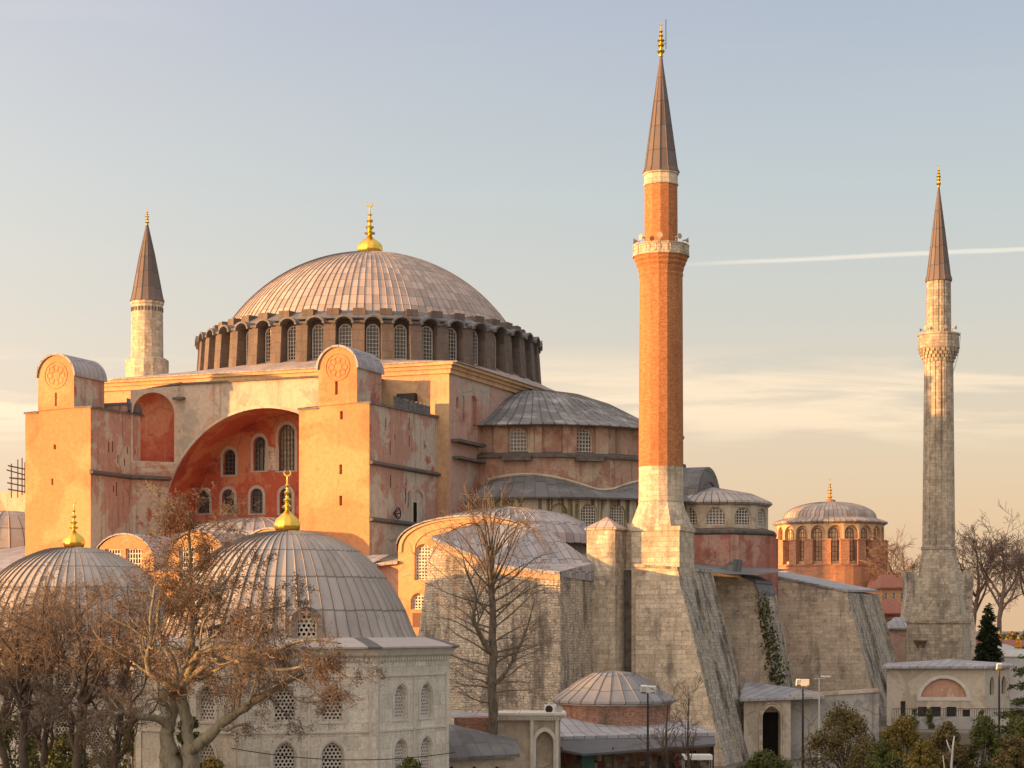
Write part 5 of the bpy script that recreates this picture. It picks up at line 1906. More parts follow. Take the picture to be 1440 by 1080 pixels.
for (o2, z0, z1) in ((.1, zt, zt + .14), (.25, zt + .14, zt + .3), (.42, zt + .3, zt + .46)):
    mb.obox((gpt(699) + gpt(788)) / 2 + FW * 1.8 + Vector((0, 0, (z0 + z1) / 2)), RT * (89 / sc_ / 2 + o2), FW * (1.8 + o2), Vector((0, 0, (z1 - z0) / 2)))
for i in range(22):
    mb.obox(gpt(701 + i * 4) - FW * .28 + Vector((0, 0, zt + .08)), RT * .055, FW * .05, Vector((0, 0, .12)))
mb.build('cornice', M['marble_trim'], gt)
mb = MB()
mb.obox((gpt(640) + gpt(700)) / 2 + FW * 3 + Vector((0, 0, zD(1012, GD + 3) / 2 + .2)), RT * 1.6, FW * 1.2, Vector((0, 0, zD(1012, GD + 3) / 2)))
mb.build('side_block', M['red_brick'], gt)
mb = MB()
mb.poly([Pd(628, 1006, GD + 2.5), Pd(702, 1022, GD + 1.5), Pd(702, 1003, GD + 7), Pd(640, 1000, GD + 7)])
mb.build('roof', M['roof_lead'], gt)

# air conditioner and dish on its roof
ac = thing('air_conditioner', tuple(Pd(774, 1004, GD + 1.5)), 'white air conditioner box on the gatehouse roof', 'air conditioner')
mb = MB()
p = Pd(774, 997, GD + 1.5)
mb.obox(p, RT * .42, FW * .2, Vector((0, 0, .32)))
for q in (-1, 1): mb.obox(p + RT * .3 * q - Vector((0, 0, .38)), RT * .04, FW * .18, Vector((0, 0, .07)))
mb.build('case', M['lamp_white'], ac)
mb = MB()
for rr in (.24, .16, .08):
    mb.tube([p - RT * .1 - FW * .215 + RT * rr * math.cos(2 * PI * i / 16) + Vector((0, 0, rr * math.sin(2 * PI * i / 16))) for i in range(17)], .022, 4)
mb.tube([p - RT * .1 - FW * .204, p - RT * .1 - FW * .208], .25, 18)
mb.build('fan_grille', M['iron'], ac)
p = Pd(786, 997, GD + 1.0)
mb = MB()
vs_ = [p + FW * .04]
for rr, dd in ((.12, .03), (.22, -.03), (.27, -.08)):
    vs_ += [p + FW * dd + RT * rr * math.cos(2 * PI * i / 14) + Vector((0, 0, rr * math.sin(2 * PI * i / 14))) for i in range(14)]
mb.add(vs_, [[0, 1 + i, 1 + (i + 1) % 14] for i in range(14)] + [[1 + j * 14 + i, 1 + j * 14 + (i + 1) % 14, 15 + j * 14 + (i + 1) % 14, 15 + j * 14 + i] for j in (0, 1) for i in range(14)])
mb.tube([p, p - Vector((0, 0, .5))], .025, 5)
mb.tube([p - Vector((0, 0, .2)), p - FW * .28], .012, 4)
tag(mb.build('satellite_dish', M['pale_metal']), 'small round satellite dish beside the air conditioner', 'satellite dish')

# dark roofed porch beside the tomb
PD_ = 126.0
pt = thing('porch_building', tuple(Pd(670, 1075, PD_).xy) + (0,), 'low building with dark sloping lead roof between the marble tomb and gatehouse', 'building')
mb = MB()
a0, b0 = Pd(612, 880, PD_), Pd(726, 880, PD_)
u = (b0 - a0); u.z = 0; L = u.length; u.normalize()
ze = zD(1066, PD_)
a0 = Vector((a0.x, a0.y, 0)); b0 = Vector((b0.x, b0.y, 0))
hl = [arch(L * t, .5, .75, ze - 1.0, 'point') for t in (.2, .48, .76)]
mb.holed(a0, u, -FW, [(0, 0), (L, 0), (L, ze), (0, ze)], hl, .3)
mb.poly([b0, b0 + FW * 6, b0 + FW * 6 + Vector((0, 0, ze)), b0 + Vector((0, 0, ze))])
mb.build('wall', M['tan_plaster'], pt)
for t in (.2, .48, .76):
    window(pt, a0 + u * (L * t) + FW * .2 + Vector((0, 0, .5)), -FW, .75, ze - 1.0, 'point', 3, 5, .05, .06, ('white_frame', 'glass'))
mb = MB()
e = [Pd(606, 1067, PD_ - .5), Pd(731, 1060, PD_ - .5), Pd(728, 1040, PD_ + 5), Pd(606, 1012, PD_ + 6)]
rm_ = Pd(668, 1026, PD_ + 5)
mb.poly([e[0], e[1], e[2], rm_, e[3]])
mb.prism([e[0], e[1], e[1] - Vector((0, 0, .22)), e[0] - Vector((0, 0, .22))], -FW * .05)
mb.build('roof', M['dark_lead'], pt)

# arched stone gateway and its wall
WD = 172.0
gy = thing('stone_gateway', tuple(Pd(1085, 1075, WD).xy) + (0,), 'weathered stone gateway with tall pointed arch and lead roof', 'gateway')
sc2 = FPX / WD


def wpt(px, D=WD): return Vector((atD(px, 880, D).x, atD(px, 880, D).y, 0))


zt = zD(984, WD)
mb = MB()
L = (1112 - 1046) / sc2
xc = (1085 - 1046) / sc2
mb.holed(wpt(1046), RT, -FW, [(0, 0), (L, 0), (L, zt), (0, zt)], [arch(xc, .1, 25 / sc2, zD(994, WD) - .1, 'point')], 1.2, True)
mb.poly([wpt(1112), wpt(1112) + FW * 4, wpt(1112) + FW * 4 + Vector((0, 0, zt)), wpt(1112) + Vector((0, 0, zt))])
gw = mb.build('wall', M['tan_plaster'], gy)
mb = MB()
for w_, z_, d_ in ((35, 986.5, .16), (30, 990, .1)):
    o_, i_ = arch(xc, .0, w_ / sc2, zD(z_, WD), 'point'), arch(xc, .0, (w_ - 4) / sc2, zD(z_ + 2.5, WD), 'point')
    mb.holed(wpt(1046) - FW * d_, RT, -FW, o_, [[(x, z + .01) for x, z in i_]], d_)
    k = len(o_)
    P = lambda qq, d: wpt(1046) - FW * d + RT * qq[0] + Vector((0, 0, qq[1]))
    mb.add([P(q, d_) for q in o_] + [P(q, 0) for q in o_], [[i, (i + 1) % k, k + (i + 1) % k, k + i] for i in range(k)])
mb.build('arch_moulding', M['minaret_stone'], gw)
mb = MB()
c = wpt(1046) + RT * xc + FW * 1.15 + Vector((0, 0, 2))
mb.obox(c, RT * .75, FW * .02, Vector((0, 0, 2.2)))
mb.build('gate_leaf', M['black'], gy)
mb = MB()
mb.poly([Pd(1040, 983, WD - .5), Pd(1160, 979, WD - .5), Pd(1150, 972, WD + 10), Pd(1048, 958, WD + 12)])
mb.poly([Pd(1040, 983, WD - .5), Pd(1160, 979, WD - .5), Pd(1160, 982.5, WD - .5), Pd(1040, 986.5, WD - .5)])
mb.build('roof', M['roof_lead'], gy)

wl_ = thing('precinct_wall', tuple(Pd(1170, 1075, WD + 3).xy) + (0,), 'patched grey rendered precinct wall right of the stone gateway, tan coping on top', 'wall')
mb = MB()
a0, b0 = wpt(1112, WD + 1.5), wpt(1236, WD + 1.5)
za, zb_ = zD(982, WD), zD(974, WD)
mb.prism([a0, b0, b0 + Vector((0, 0, zb_)), a0 + Vector((0, 0, za))], FW * .8)
wo_ = mb.build('wall_face', M['grey_render'], wl_)
mb = MB()
mb.prism([a0 + Vector((0, 0, za + .003)) - FW * .15, b0 + Vector((0, 0, zb_ + .003)) - FW * .15, b0 + Vector((0, 0, zb_ + .3)) - FW * .15, a0 + Vector((0, 0, za + .3)) - FW * .15], FW * 1.1)
mb.build('coping', M['tan_plaster'], wl_)

# single storey building with blind arch at the right
ED = 188.0
et_ = thing('arcaded_pavilion', tuple(Pd(1330, 1000, ED).xy) + (0,), 'low cream pavilion with flat lead roof and a big salmon coloured blind arch', 'pavilion')
sc3 = FPX / ED


def ept(px, D=ED): return Vector((atD(px, 880, D).x, atD(px, 880, D).y, 0))


zt = zD(938, ED)
mb = MB()
L = (1385 - 1247) / sc3
xc = (1327 - 1247) / sc3
zb_ = zD(985, ED)
hw = 33 / sc3
semi_ = [(xc + hw * math.cos(PI * i / 20), zb_ + (zD(954, ED) - zb_) * math.sin(PI * i / 20)) for i in range(21)]
sq4 = [arch((px - 1247) / sc3, zD(1008, ED), w / sc3, zD(y, ED) - zD(1008, ED), kd) for px, w, y, kd in ((1270, 7, 986, 'rect'), (1297, 13, 994, 'rect'), (1316, 14, 994, 'rect'), (1338, 14, 994, 'rect'), (1359, 11, 998, 'rect'))]
mb.holed(ept(1247), RT, -FW, [(0, 0), (L, 0), (L, zt), (0, zt)], [semi_] + sq4, .35)
# right flank with two pointed openings
f0, f1 = ept(1385), ept(1420, ED + 6)
uf = (f1 - f0); Lf = uf.length; uf.normalize()
nf_ = Vector((uf.y, -uf.x, 0))
fl = [arch(Lf * .28, zD(978, ED), 1.3, zD(952, ED) - zD(978, ED), 'point'), arch(Lf * .75, zD(978, ED), 1.3, zD(952, ED) - zD(978, ED), 'point')]
mb.holed(f0, uf, nf_, [(0, 0), (Lf, 0), (Lf, zt), (0, zt)], fl, .35)
ew = mb.build('wall', M['tan_plaster'], et_)
mb = MB()
k = len(semi_)
mb.poly([ept(1247) + FW * .3 + RT * x + Vector((0, 0, z)) for x, z in semi_])
mb.build('blind_arch', M['salmon_plaster'], ew)
for lp in sq4:
    mb = MB()
    mb.poly([ept(1247) + FW * .33 + RT * x + Vector((0, 0, z)) for x, z in lp])
    mb.build('dark_opening', M['glass'], ew)
for lp in fl:
    mb = MB()
    mb.poly([f0 - nf_ * .33 + uf * x + Vector((0, 0, z)) for x, z in lp])
    mb.build('dark_opening', M['glass'], ew)
mb = MB()
ring_o = [(xc + (hw + .35) * math.cos(PI * i / 20), zb_ - .02 + (zD(954, ED) - zb_ + .35) * math.sin(PI * i / 20)) for i in range(21)]
mb.holed(ept(1247) - FW * .06, RT, -FW, ring_o, [[(x, z) for x, z in semi_[1:-1]]], .06)
mb.build('arch_surround', M['marble_trim'], ew)
mb = MB()
c4 = [Pd(1240, 938, ED - .6), Pd(1388, 938, ED - .6), Pd(1426, 938, ED + 6), Pd(1420, 934, ED + 16), Pd(1246, 934, ED + 16)]
for p in c4: p.z = zt + .08
apx = Pd(1335, 927, ED + 6)
for i in range(5):
    mb.poly([c4[i], c4[(i + 1) % 5], apx])
    a_, b_ = c4[i], c4[(i + 1) % 5]
    mb.poly([a_, b_, b_ - Vector((0, 0, .22)), a_ - Vector((0, 0, .22))])
mb.build('roof', M['roof_lead'], et_)
mb = MB()
q0, q1 = ept(1255, ED - 6), ept(1440, ED - 6)
mb.prism([q0, q1, q1 + Vector((0, 0, zD(1008, ED - 6))), q0 + Vector((0, 0, zD(1008, ED - 6)))], FW * .5)
o = mb.build('stone_parapet', M['grey_render'])
tag(o, 'low grey stone parapet in front of the arched cream pavilion', 'parapet')
mb = MB()
zf = zD(1008, ED - 6)
for i in range(60):
    q = q0 + (q1 - q0) * (i / 59) + FW * .25
    mb.tube([q + Vector((0, 0, zf)), q + Vector((0, 0, zf + .75))], .022, 4)
mb.tube([q0 + FW * .25 + Vector((0, 0, zf + .75)), q1 + FW * .25 + Vector((0, 0, zf + .75))], .03, 5)
tag(mb.build('iron_railing', M['iron']), 'thin iron railing along the top of the grey parapet', 'railing')

# low domes with gilt finials at the far right
for px_, yb_, yt_, D in ((1405, 905, 893, 262), (1432, 912, 899, 246)):
    p = atD(px_, 880, D)
    t = thing('low_domed_hall', (p.x, p.y, 0), 'low white domed hall with small gilt finial behind the dark fir, %s' % ('nearer, at the edge' if px_ > 1420 else 'farther, beside the tree'), 'hall')
    mb = MB()
    s = D / FPX
    mb.lathe(p.x, p.y, [(24 * s, 0), (24 * s, zD(yb_ + 12, D)), (26 * s, zD(yb_ + 11, D)), (20 * s, zD(yb_ + 4, D)), (10 * s, zD(yb_ + 1, D)), (.2, zD(yb_, D))], 24)
    mb.build('dome', M['pale_metal'], t, smooth=True, angle=40)
    finial(t, p.x, p.y, zD(yb_, D), 20 * s, .5, False)
small_house('long_house', 1352, 1470, 908, 900, 300, 10, 'house_wall', 'roof_tile', 'long low house with dull red tiled roof behind the dark fir', win=8, hip=.05)

# scaffold at the far left
D = 214.0
sct = thing('scaffold', tuple(atD(22, 880, D).xy) + (0,), 'spindly scaffold of poles and planks on the roof at the far left edge', 'scaffold')
mb = MB()
for px_, y0, y1 in ((16, 700, 652), (25, 700, 646), (31, 696, 644), (35, 694, 650)):
    mb.tube([atD(px_, y0, D + (px_ % 2) * 1.5), atD(px_, y1, D + (px_ % 2) * 1.5)], .07, 5)
mb.build('pole', M['timber'], sct)
mb = MB()
for (x0, x1, y0, y1) in ((10, 35, 661, 668), (12, 36, 655, 660), (11, 36, 679, 684), (12, 35, 688, 692), (14, 34, 672, 674)):
    a_, b_ = atD(x0, y0, D), atD(x1, y1, D + 1.5)
    mb.obox((a_ + b_) / 2, (b_ - a_) / 2, FW * .3, Vector((0, 0, .07)))
mb.build('plank', M['timber'], sct)

# ------------------------------------------------------------------ lamp posts and floodlights
def lamp(px, ytop, D, heads, label, polecol='iron', group=None):
    p = atD(px, 880, D)
    zt_ = zD(ytop, D)
    t = thing('street_lamp', (p.x, p.y, 0), label, 'lamp post', group)
    mb = MB()
    mb.tube([(p.x, p.y, 0), (p.x, p.y, zt_ * .5), (p.x, p.y, zt_)], [.11, .085, .06], 8)
    mb.tube([(p.x, p.y, 0), (p.x, p.y, .6)], .16, 8)
    mb.tube([Vector((p.x, p.y, zt_ - .1)) - RT * .5, Vector((p.x, p.y, zt_ - .1)) + RT * .5], .04, 6)
    mb.build('pole', M[polecol], t)
    for (dx, w, h, tilt, ahead) in heads:
        hm = MB()
        c = Vector((p.x, p.y, zt_ + .12)) + RT * dx
        ud = (Vector((0, 0, 1)) * math.cos(tilt) - FW * ahead * math.sin(tilt))
        sd = RT * math.cos(tilt * .4) + FW * math.sin(tilt * .4)
        nrm = ud.cross(sd).normalized()
        hm.obox(c, sd * w, ud * h, nrm * .09)
        hm.obox(c + nrm * .1, sd * w * .7, ud * h * .7, nrm * .05)
        hm.build('lamp_head', M['lamp_white'], t)
    return t


lamp(911, 972, 131, [(-.28, .20, .30, .5, 1), (.22, .34, .24, .3, 1)], 'tall dark lamp post with two white floodlight heads in front of the brick kiosk')
lamp(1129, 962, 150, [(-.36, .16, .28, .5, 1), (.16, .32, .26, .2, 1)], 'tall dark lamp post with two white floodlight heads beside the stone gateway')
lamp(1152, 953, 168, [(.55, .42, .06, 0, 1)], 'slim white lamp post with a flat arm against the precinct wall', 'pale_metal')
lamp(1405, 940, 150, [(0, .2, .3, .6, 1)], 'lamp post with one white floodlight head by the cream pavilion corner')
lamp(119, 1016, 103, [(-.62, .2, .34, .4, 1), (.55, .32, .28, .1, 1)], 'dark post with two white floodlight heads among the tangled bare trees at left')

# overhead wire
w = MB()
a_, b_ = atD(325, 1052, 108), atD(640, 1058, 112)
w.tube([a_.lerp(b_, t) - Vector((0, 0, .55 * (1 - (2 * t - 1) ** 2))) for t in [i / 16 for i in range(17)]], .025, 4)
tag(w.build('overhead_wire', M['iron']), 'thin dark wire sagging across the lower windows of the marble tomb', 'wire')

# unseen row houses added to the south-west to put the lower ground in shade
rnd = random.Random(77)
ld = Vector((math.sin(SUN_W), math.cos(SUN_W), 0))
ax = Vector((ld.y, -ld.x, 0))
k_ = 0
c_ = -120.0
while c_ < 190:
    wv = rnd.uniform(9, 17)
    hgt = rnd.uniform(17.8, 19.6)
    p = ax * (c_ + wv / 2) - ld * (215 + rnd.uniform(-6, 6))
    t = thing('added_row_house', (p.x, p.y, 0), 'unseen row house added so its roofline shades the lower walls', 'house', 'row houses added outside the view')
    mb = MB()
    a0 = p - ax * wv / 2
    mb.prism([a0, a0 + ax * wv, a0 + ax * wv - ld * 10, a0 - ld * 10], (0, 0, hgt - 2))
    mb.build('wall', M['house_wall'], t)
    mb = MB()
    e0 = a0 + Vector((0, 0, hgt - 1.99))
    mb.prism([e0 + ld * .3, e0 - ld * 10.3, e0 - ld * 5 + Vector((0, 0, 2))], ax * wv)
    mb.build('roof', M['roof_tile'], t)
    c_ += wv + (.05 if rnd.random() < .8 else 2.0)

# ------------------------------------------------------------------ trees
from mathutils import noise

def branch(mb, twigs, rnd, p, d, L, r, lev, P):
    """one limb and everything it carries"""
    n = max(2, int(L / P['seg']) + 1)
    pts, rad = [p.copy()], [r]
    dd = d.normalized()
    for i in range(n):
        jit = Vector((rnd.gauss(0, 1), rnd.gauss(0, 1), rnd.gauss(0, 1))) * P['wig']
        dd = (dd + jit + Vector((0, 0, P['up'][min(lev, len(P['up']) - 1)]))).normalized()
        pts.append(pts[-1] + dd * (L / n))
        rad.append(max(r * (1 - (i + 1) / n * P['tap']), P['rmin']))
    (mb if lev < P['thick'] else twigs).tube(pts, rad, 6 if lev < P['thick'] else 3, False)
    if lev >= P['max']:
        for q in range(P['leaves']):
            if rnd.random() < P['lp']:
                P['tips'].append(pts[rnd.randrange(1, len(pts))])
        return
    k = P['kids'][min(lev, len(P['kids']) - 1)]
    k = max(1, int(round(k * rnd.uniform(.75, 1.25))))
    for q in range(k):
        t = P['from'] + (1 - P['from']) * (q + rnd.random()) / k
        i = min(int(t * n), n - 1)
        f = t * n - i
        b = pts[i].lerp(pts[i + 1], min(1, f))
        ax = (pts[i + 1] - pts[i]).normalized()
        o = ax.orthogonal().normalized()
        o.rotate(Matrix.Rotation(rnd.uniform(0, 2 * PI), 3, ax))
        sp = R(P['ang'] * rnd.uniform(.6, 1.3))
        nd = ax * math.cos(sp) + o * math.sin(sp)
        nl = L * P['ratio'] * rnd.uniform(.6, 1.15) * (1.15 - .45 * t)
        nr = max(rad[i] * P['rr'] * rnd.uniform(.7, 1.0), P['rmin'])
        branch(mb, twigs, rnd, b, nd, nl, nr, lev + 1, P)


DEF = dict(seg=.7, wig=.10, up=[.03, .03, .02, -.02], tap=.7, rmin=.010, thick=3, max=4, leaves=0, lp=0, tips=None, kids=[5, 5, 5, 4], ratio=.62, rr=.55, ang=42)
DEF['from'] = .3


def params(**k):
    q = dict(DEF)
    q['tips'] = []
    q.update({('from' if a == 'frm' else a): b for a, b in k.items()})
    return q


def scatter_leaves(tips, rnd, s0, s1, n=1, droop=.2, spread=.15):
    mb = MB()
    for t in tips:
        f = noise.noise(t * .75) + .5 * noise.noise(t * 2.1)
        m = n * 3 if f > .22 else (n if f > .0 else (1 if rnd.random() < .25 else 0))
        for _ in range(m):
            p = t + Vector((rnd.gauss(0, spread), rnd.gauss(0, spread), rnd.gauss(-droop, spread)))
            s = rnd.uniform(s0, s1)
            a = Vector((rnd.gauss(0, 1), rnd.gauss(0, 1), rnd.gauss(0, 1))).normalized()
            b = a.orthogonal().normalized()
            b.rotate(Matrix.Rotation(rnd.uniform(0, 6.28), 3, a))
            mb.add([p - a * s, p + b * s * .5, p + a * s, p - b * s * .5 + a.cross(b) * s * .3], [[0, 1, 2, 3]])
    return mb


def tree(name, loc, label, cat, limbs, P, seed, barkm, twigm, leafm=None, leafspec=None, group=None):
    """limbs: list of (points, radii, level of what grows from it, child count, child length)"""
    rnd = random.Random(seed)
    t = thing(name, loc, label, cat, group)
    tr, tw = MB(), MB()
    for pts, rad, lev, kids, clen, frm in limbs:
        # smooth the given limb
        pts = [Vector(p) for p in pts]
        sp, sr = [], []
        for i in range(len(pts) - 1):
            a, b, c, d = pts[max(i - 1, 0)], pts[i], pts[i + 1], pts[min(i + 2, len(pts) - 1)]
            for q in range(4):
                x = q / 4
                sp.append(.5 * ((2 * b) + (c - a) * x + (2 * a - 5 * b + 4 * c - d) * x ** 2 + (-a + 3 * b - 3 * c + d) * x ** 3) + Vector((rnd.gauss(0, 1), rnd.gauss(0, 1), 0)) * rad[i] * .14)
                sr.append((rad[i] * (1 - x) + rad[i + 1] * x) * rnd.uniform(.91, 1.1))
        sp.append(pts[-1])
        sr.append(rad[-1])
        tr.tube(sp, sr, 9, True)
        n = len(sp) - 1
        for q in range(kids):
            tt = frm + (1 - frm) * (q + rnd.random()) / kids
            i = min(int(tt * n), n - 1)
            ax = (sp[i + 1] - sp[i]).normalized()
            o = ax.orthogonal().normalized()
            o.rotate(Matrix.Rotation(rnd.uniform(0, 2 * PI), 3, ax))
            s_ = R(P['ang'] * rnd.uniform(.7, 1.4))
            branch(tr, tw, rnd, sp[i], ax * math.cos(s_) + o * math.sin(s_), clen * rnd.uniform(.6, 1.2) * (1.2 - .5 * tt), max(sr[i] * .42, P['rmin']), lev, P)
    tr.build('trunk', M[barkm], t, smooth=True, recalc=False)
    if tw.f: tw.build('crown', M[twigm], t, recalc=False)
    if leafm and P['tips']:
        scatter_leaves(P['tips'], rnd, *leafspec).build('dead_leaves', M[leafm], t, recalc=False)
    return t


def L2(D, *pp):
    """points seen at pixel (x, y), each with a depth offset"""
    return [atD(q[0], q[1], D + (q[2] if len(q) > 2 else 0)) for q in pp]


# big plane tree in front of the marble tomb
D = 97.0
s = D / FPX
P = params(kids=[7, 6, 5], ratio=.62, max=4, thick=2, seg=.35, wig=.22, up=[.05, .02, -.06, -.13], rmin=.0075, ang=50, leaves=1, lp=.8)
base = atD(250, 880, D)
limbs = [
    (L2(D, (246, 1200), (242, 1090), (236, 1045), (240, 1010, .2), (247, 975, .3), (249, 958, .2)), [.62, .52, .36, .30, .28, .25], 1, 2, 2.4, .55),
    (L2(D, (258, 1200), (268, 1090), (266, 1045), (260, 1005), (256, 965), (264, 940), (268, 890), (269, 840, .4), (267, 780, .2), (265, 722)), [.55, .48, .34, .29, .27, .25, .21, .15, .09, .03], 1, 16, 3.6, .42),
    (L2(D, (268, 880), (269, 835, .4), (267, 780, .2), (265, 720)), [.12, .09, .05, .015], 1, 26, 2.0, .0),
    (L2(D, (248, 962), (232, 957, -.3), (211, 945, -.7), (207, 925, -1), (213, 905, -1.3), (212, 868, -1.6), (218, 820, -1.5)), [.26, .22, .18, .15, .13, .09, .03], 1, 13, 3.2, .3),
    (L2(D, (249, 960), (243, 930, .5), (228, 900, .9), (222, 862, 1.4), (232, 810, 1.8)), [.22, .17, .13, .09, .03], 1, 11, 3.0, .3),
    (L2(D, (262, 958), (272, 930, -.6), (290, 914, -1.4), (330, 909, -2.2), (375, 916, -2.8), (430, 900, -3.2), (480, 905, -3.4)), [.27, .23, .19, .15, .12, .08, .03], 1, 17, 3.0, .25),
    (L2(D, (258, 962), (290, 935, -.8), (316, 925, -1.6), (350, 935, -2.6), (395, 942, -3.4), (455, 935, -3.8), (500, 960, -4)), [.17, .14, .12, .10, .08, .06, .02], 1, 14, 2.6, .25),
    (L2(D, (262, 1060), (285, 1042, -.5), (318, 1014, -1.0), (352, 990, -1.4), (395, 965, -1.2), (432, 945, -1)), [.36, .30, .24, .18, .12, .04], 1, 12, 2.8, .35),
    (L2(D, (240, 1028), (225, 1012, -.4), (192, 1007, -.9), (168, 1003, -1.3), (150, 1018, -1.6), (140, 1040, -1.7)), [.24, .20, .16, .13, .08, .03], 1, 12, 2.4, .3),
    (L2(D, (238, 1012), (234, 992, -.4), (222, 982, -.7), (205, 986, -1)), [.14, .12, .08, .03], 2, 6, 1.5, .3),
    (L2(D, (268, 860), (300, 835, 1.0), (330, 800, 1.6), (345, 765, 1.8)), [.13, .10, .06, .02], 1, 10, 2.8, .2),
    (L2(D, (268, 890), (310, 880, 2.0), (360, 862, 2.6), (410, 850, 2.8)), [.14, .11, .07, .02], 1, 12, 2.8, .2),
]
tree('plane_tree', (base.x, base.y, 0), 'big pale barked plane tree with crooked limbs and dry brown leaves before the marble tomb', 'tree', limbs, P, 3, 'bark_pale', 'twig_warm', 'dead_leaf', (.03, .065, 2, .12, .12))

# tangled dark trees at the left
spec = [(32, 101, 806, -10, .30, 11, 'tangled bare dark tree at the far left corner'), (62, 104, 842, 12, .24, 12, 'thin bare tree with upright reddish twigs, second from the left edge'),
        (110, 99, 812, 4, .30, 13, 'bare tree with dense rusty twigs below the left tomb dome'), (165, 106, 800, 8, .26, 14, 'bare rusty tree standing between floodlights and the plane tree'), (4, 108, 835, 0, .24, 15, 'bare tree cut by the left picture edge')]
for px, D, yt, lean, r0, sd, lab in spec:
    b = atD(px, 880, D)
    b.z = 0
    ytr = 945
    rnd = random.Random(sd)
    J = lambda a: rnd.uniform(-a, a)
    P = params(kids=[6, 6, 5], ratio=.60, max=4, thick=2, seg=.35, wig=.24, up=[.08, .04, .01, -.02], rmin=.0075, ang=50, leaves=1, lp=.12)
    ls = [(L2(D, (px, 1215), (px + J(6), 1090), (px + J(6), 1030), (px + lean * .4 + J(9), 980), (px + lean * .6 + J(12), 935), (px + lean * .8 + J(10), 890), (px + lean + J(8), yt + 45)), [r0, r0 * .85, r0 * .7, r0 * .5, r0 * .34, r0 * .18, .02], 1, 10, 3.0, .3)]
    for q in range(7):
        s_ = -1 if q % 2 else 1
        x1 = px + s_ * rnd.uniform(12, 30)
        x2 = px + s_ * rnd.uniform(22, 56)
        y0 = rnd.uniform(1075, 950)
        dz = rnd.uniform(-2.5, 2.5)
        yv = max(yt + rnd.uniform(5, 70), y0 - 190)
        ls.append((L2(D, (px + lean * .3, y0), (px + (x1 - px) * .6, y0 - 22 + J(8), dz * .3), (x1 + J(6), y0 - 50, dz * .6), (x2 + J(8), y0 - 88 + J(10), dz), (x2 + J(14), yv, dz * 1.3)), [r0 * .45, r0 * .36, r0 * .27, r0 * .17, .02], 1, 7, 2.6, .2))
    tree('bare_tree', (b.x, b.y, 0), lab, 'tree', ls, P, sd, 'bark_dark', 'twig_warm', 'dead_leaf', (.03, .06, 1, .05, .12), 'tangled bare trees at the left')

# tall leafless tree before the stone buttress
D = 131.0
P = params(kids=[6, 6, 4], ratio=.58, max=3, thick=2, seg=.4, wig=.17, up=[.07, .04, .02], rmin=.008, ang=40, frm=.2)
b = atD(692, 880, D)
ls = [(L2(D, (693, 1140), (693, 1040), (692, 960), (693, 880), (690, 820), (691, 795), (692, 755), (689, 720), (687, 690)), [.38, .34, .30, .25, .19, .15, .08, .045, .015], 2, 8, 1.8, .6)]
rnd = random.Random(5)
# fan of upright shoots from the old pollard head
for q in range(26):
    t = max(-1, min(1, (q + .5) / 26 * 2 - 1 + rnd.gauss(0, .07)))
    xe = 691 + t * rnd.uniform(78, 104)
    ye = 686 + abs(t) ** 1.6 * 88 + rnd.uniform(-14, 34)
    dz = rnd.uniform(-4, 4)
    ys = 815 - rnd.uniform(-35, 45)
    ls.append((L2(D, (691 + t * 3, ys), (691 + t * rnd.uniform(18, 34), ys - 32 - (1 - abs(t)) * 18, dz * .3), (691 + t * rnd.uniform(50, 74), 740 - (1 - abs(t)) * 16 + rnd.uniform(-10, 10), dz * .7), (xe, ye, dz)), [.06, .042, .026, .009], 2, 10, 1.7, .25))
for q in range(26):
    s_ = -1 if q % 2 else 1
    y0 = 822 + q * 6.6 + rnd.uniform(-6, 6)
    ln = rnd.uniform(62, 100) * (1 if y0 < 960 else .8)
    rise = rnd.uniform(.35, 1.15) * (1.0 - (y0 - 820) / 260)
    dz = rnd.uniform(-4, 4)
    ls.append((L2(D, (692, y0), (692 + s_ * ln * .3, y0 - ln * .3 * rise + rnd.uniform(-5, 5), dz * .3), (692 + s_ * ln * .65, y0 - ln * .7 * rise + rnd.uniform(-6, 6), dz * .7), (692 + s_ * ln, y0 - ln * rise + rnd.uniform(-8, 14), dz)), [.07, .05, .03, .009], 2, 13, 2.0, .15))
# two heavier secondary stems
ls.append((L2(D, (692, 920), (676, 895, -.5), (666, 868, -1), (668, 835, -1.2), (655, 800, -1.5), (648, 768, -1.8)), [.20, .17, .14, .10, .06, .02], 1, 14, 2.4, .25))
ls.append((L2(D, (692, 965), (712, 945, .6), (728, 915, 1), (742, 880, 1.3), (752, 842, 1.5)), [.17, .14, .10, .07, .02], 1, 14, 2.4, .25))
tree('pollard_tree', (b.x, b.y, 0), 'tall straight leafless tree with a fan of upright shoots before the stone buttress', 'tree', ls, P, 21, 'bark_mid', 'twig_warm')

# small bare trees by the shop
for px, D, yt, sd, lab in ((938, 129, 985, 31, 'small bare tree left of its twin in front of the shop awning'), (968, 130, 972, 32, 'small bare tree at the right end of the shop awning, taller of the two')):
    b = atD(px, 880, D)
    P = params(kids=[6, 5, 4], ratio=.62, max=3, thick=2, seg=.5, wig=.09, up=[.08, .05, .03], rmin=.011, ang=36, frm=.2)
    ls = [(L2(D, (px, 1130), (px + 1, 1080), (px - 1, 1045), (px + 1, yt)), [.12, .10, .08, .015], 1, 14, 2.2, .35)]
    tree('young_tree', (b.x, b.y, 0), lab, 'tree', ls, P, sd, 'bark_dark', 'twig_dark', group='young trees by the shop')

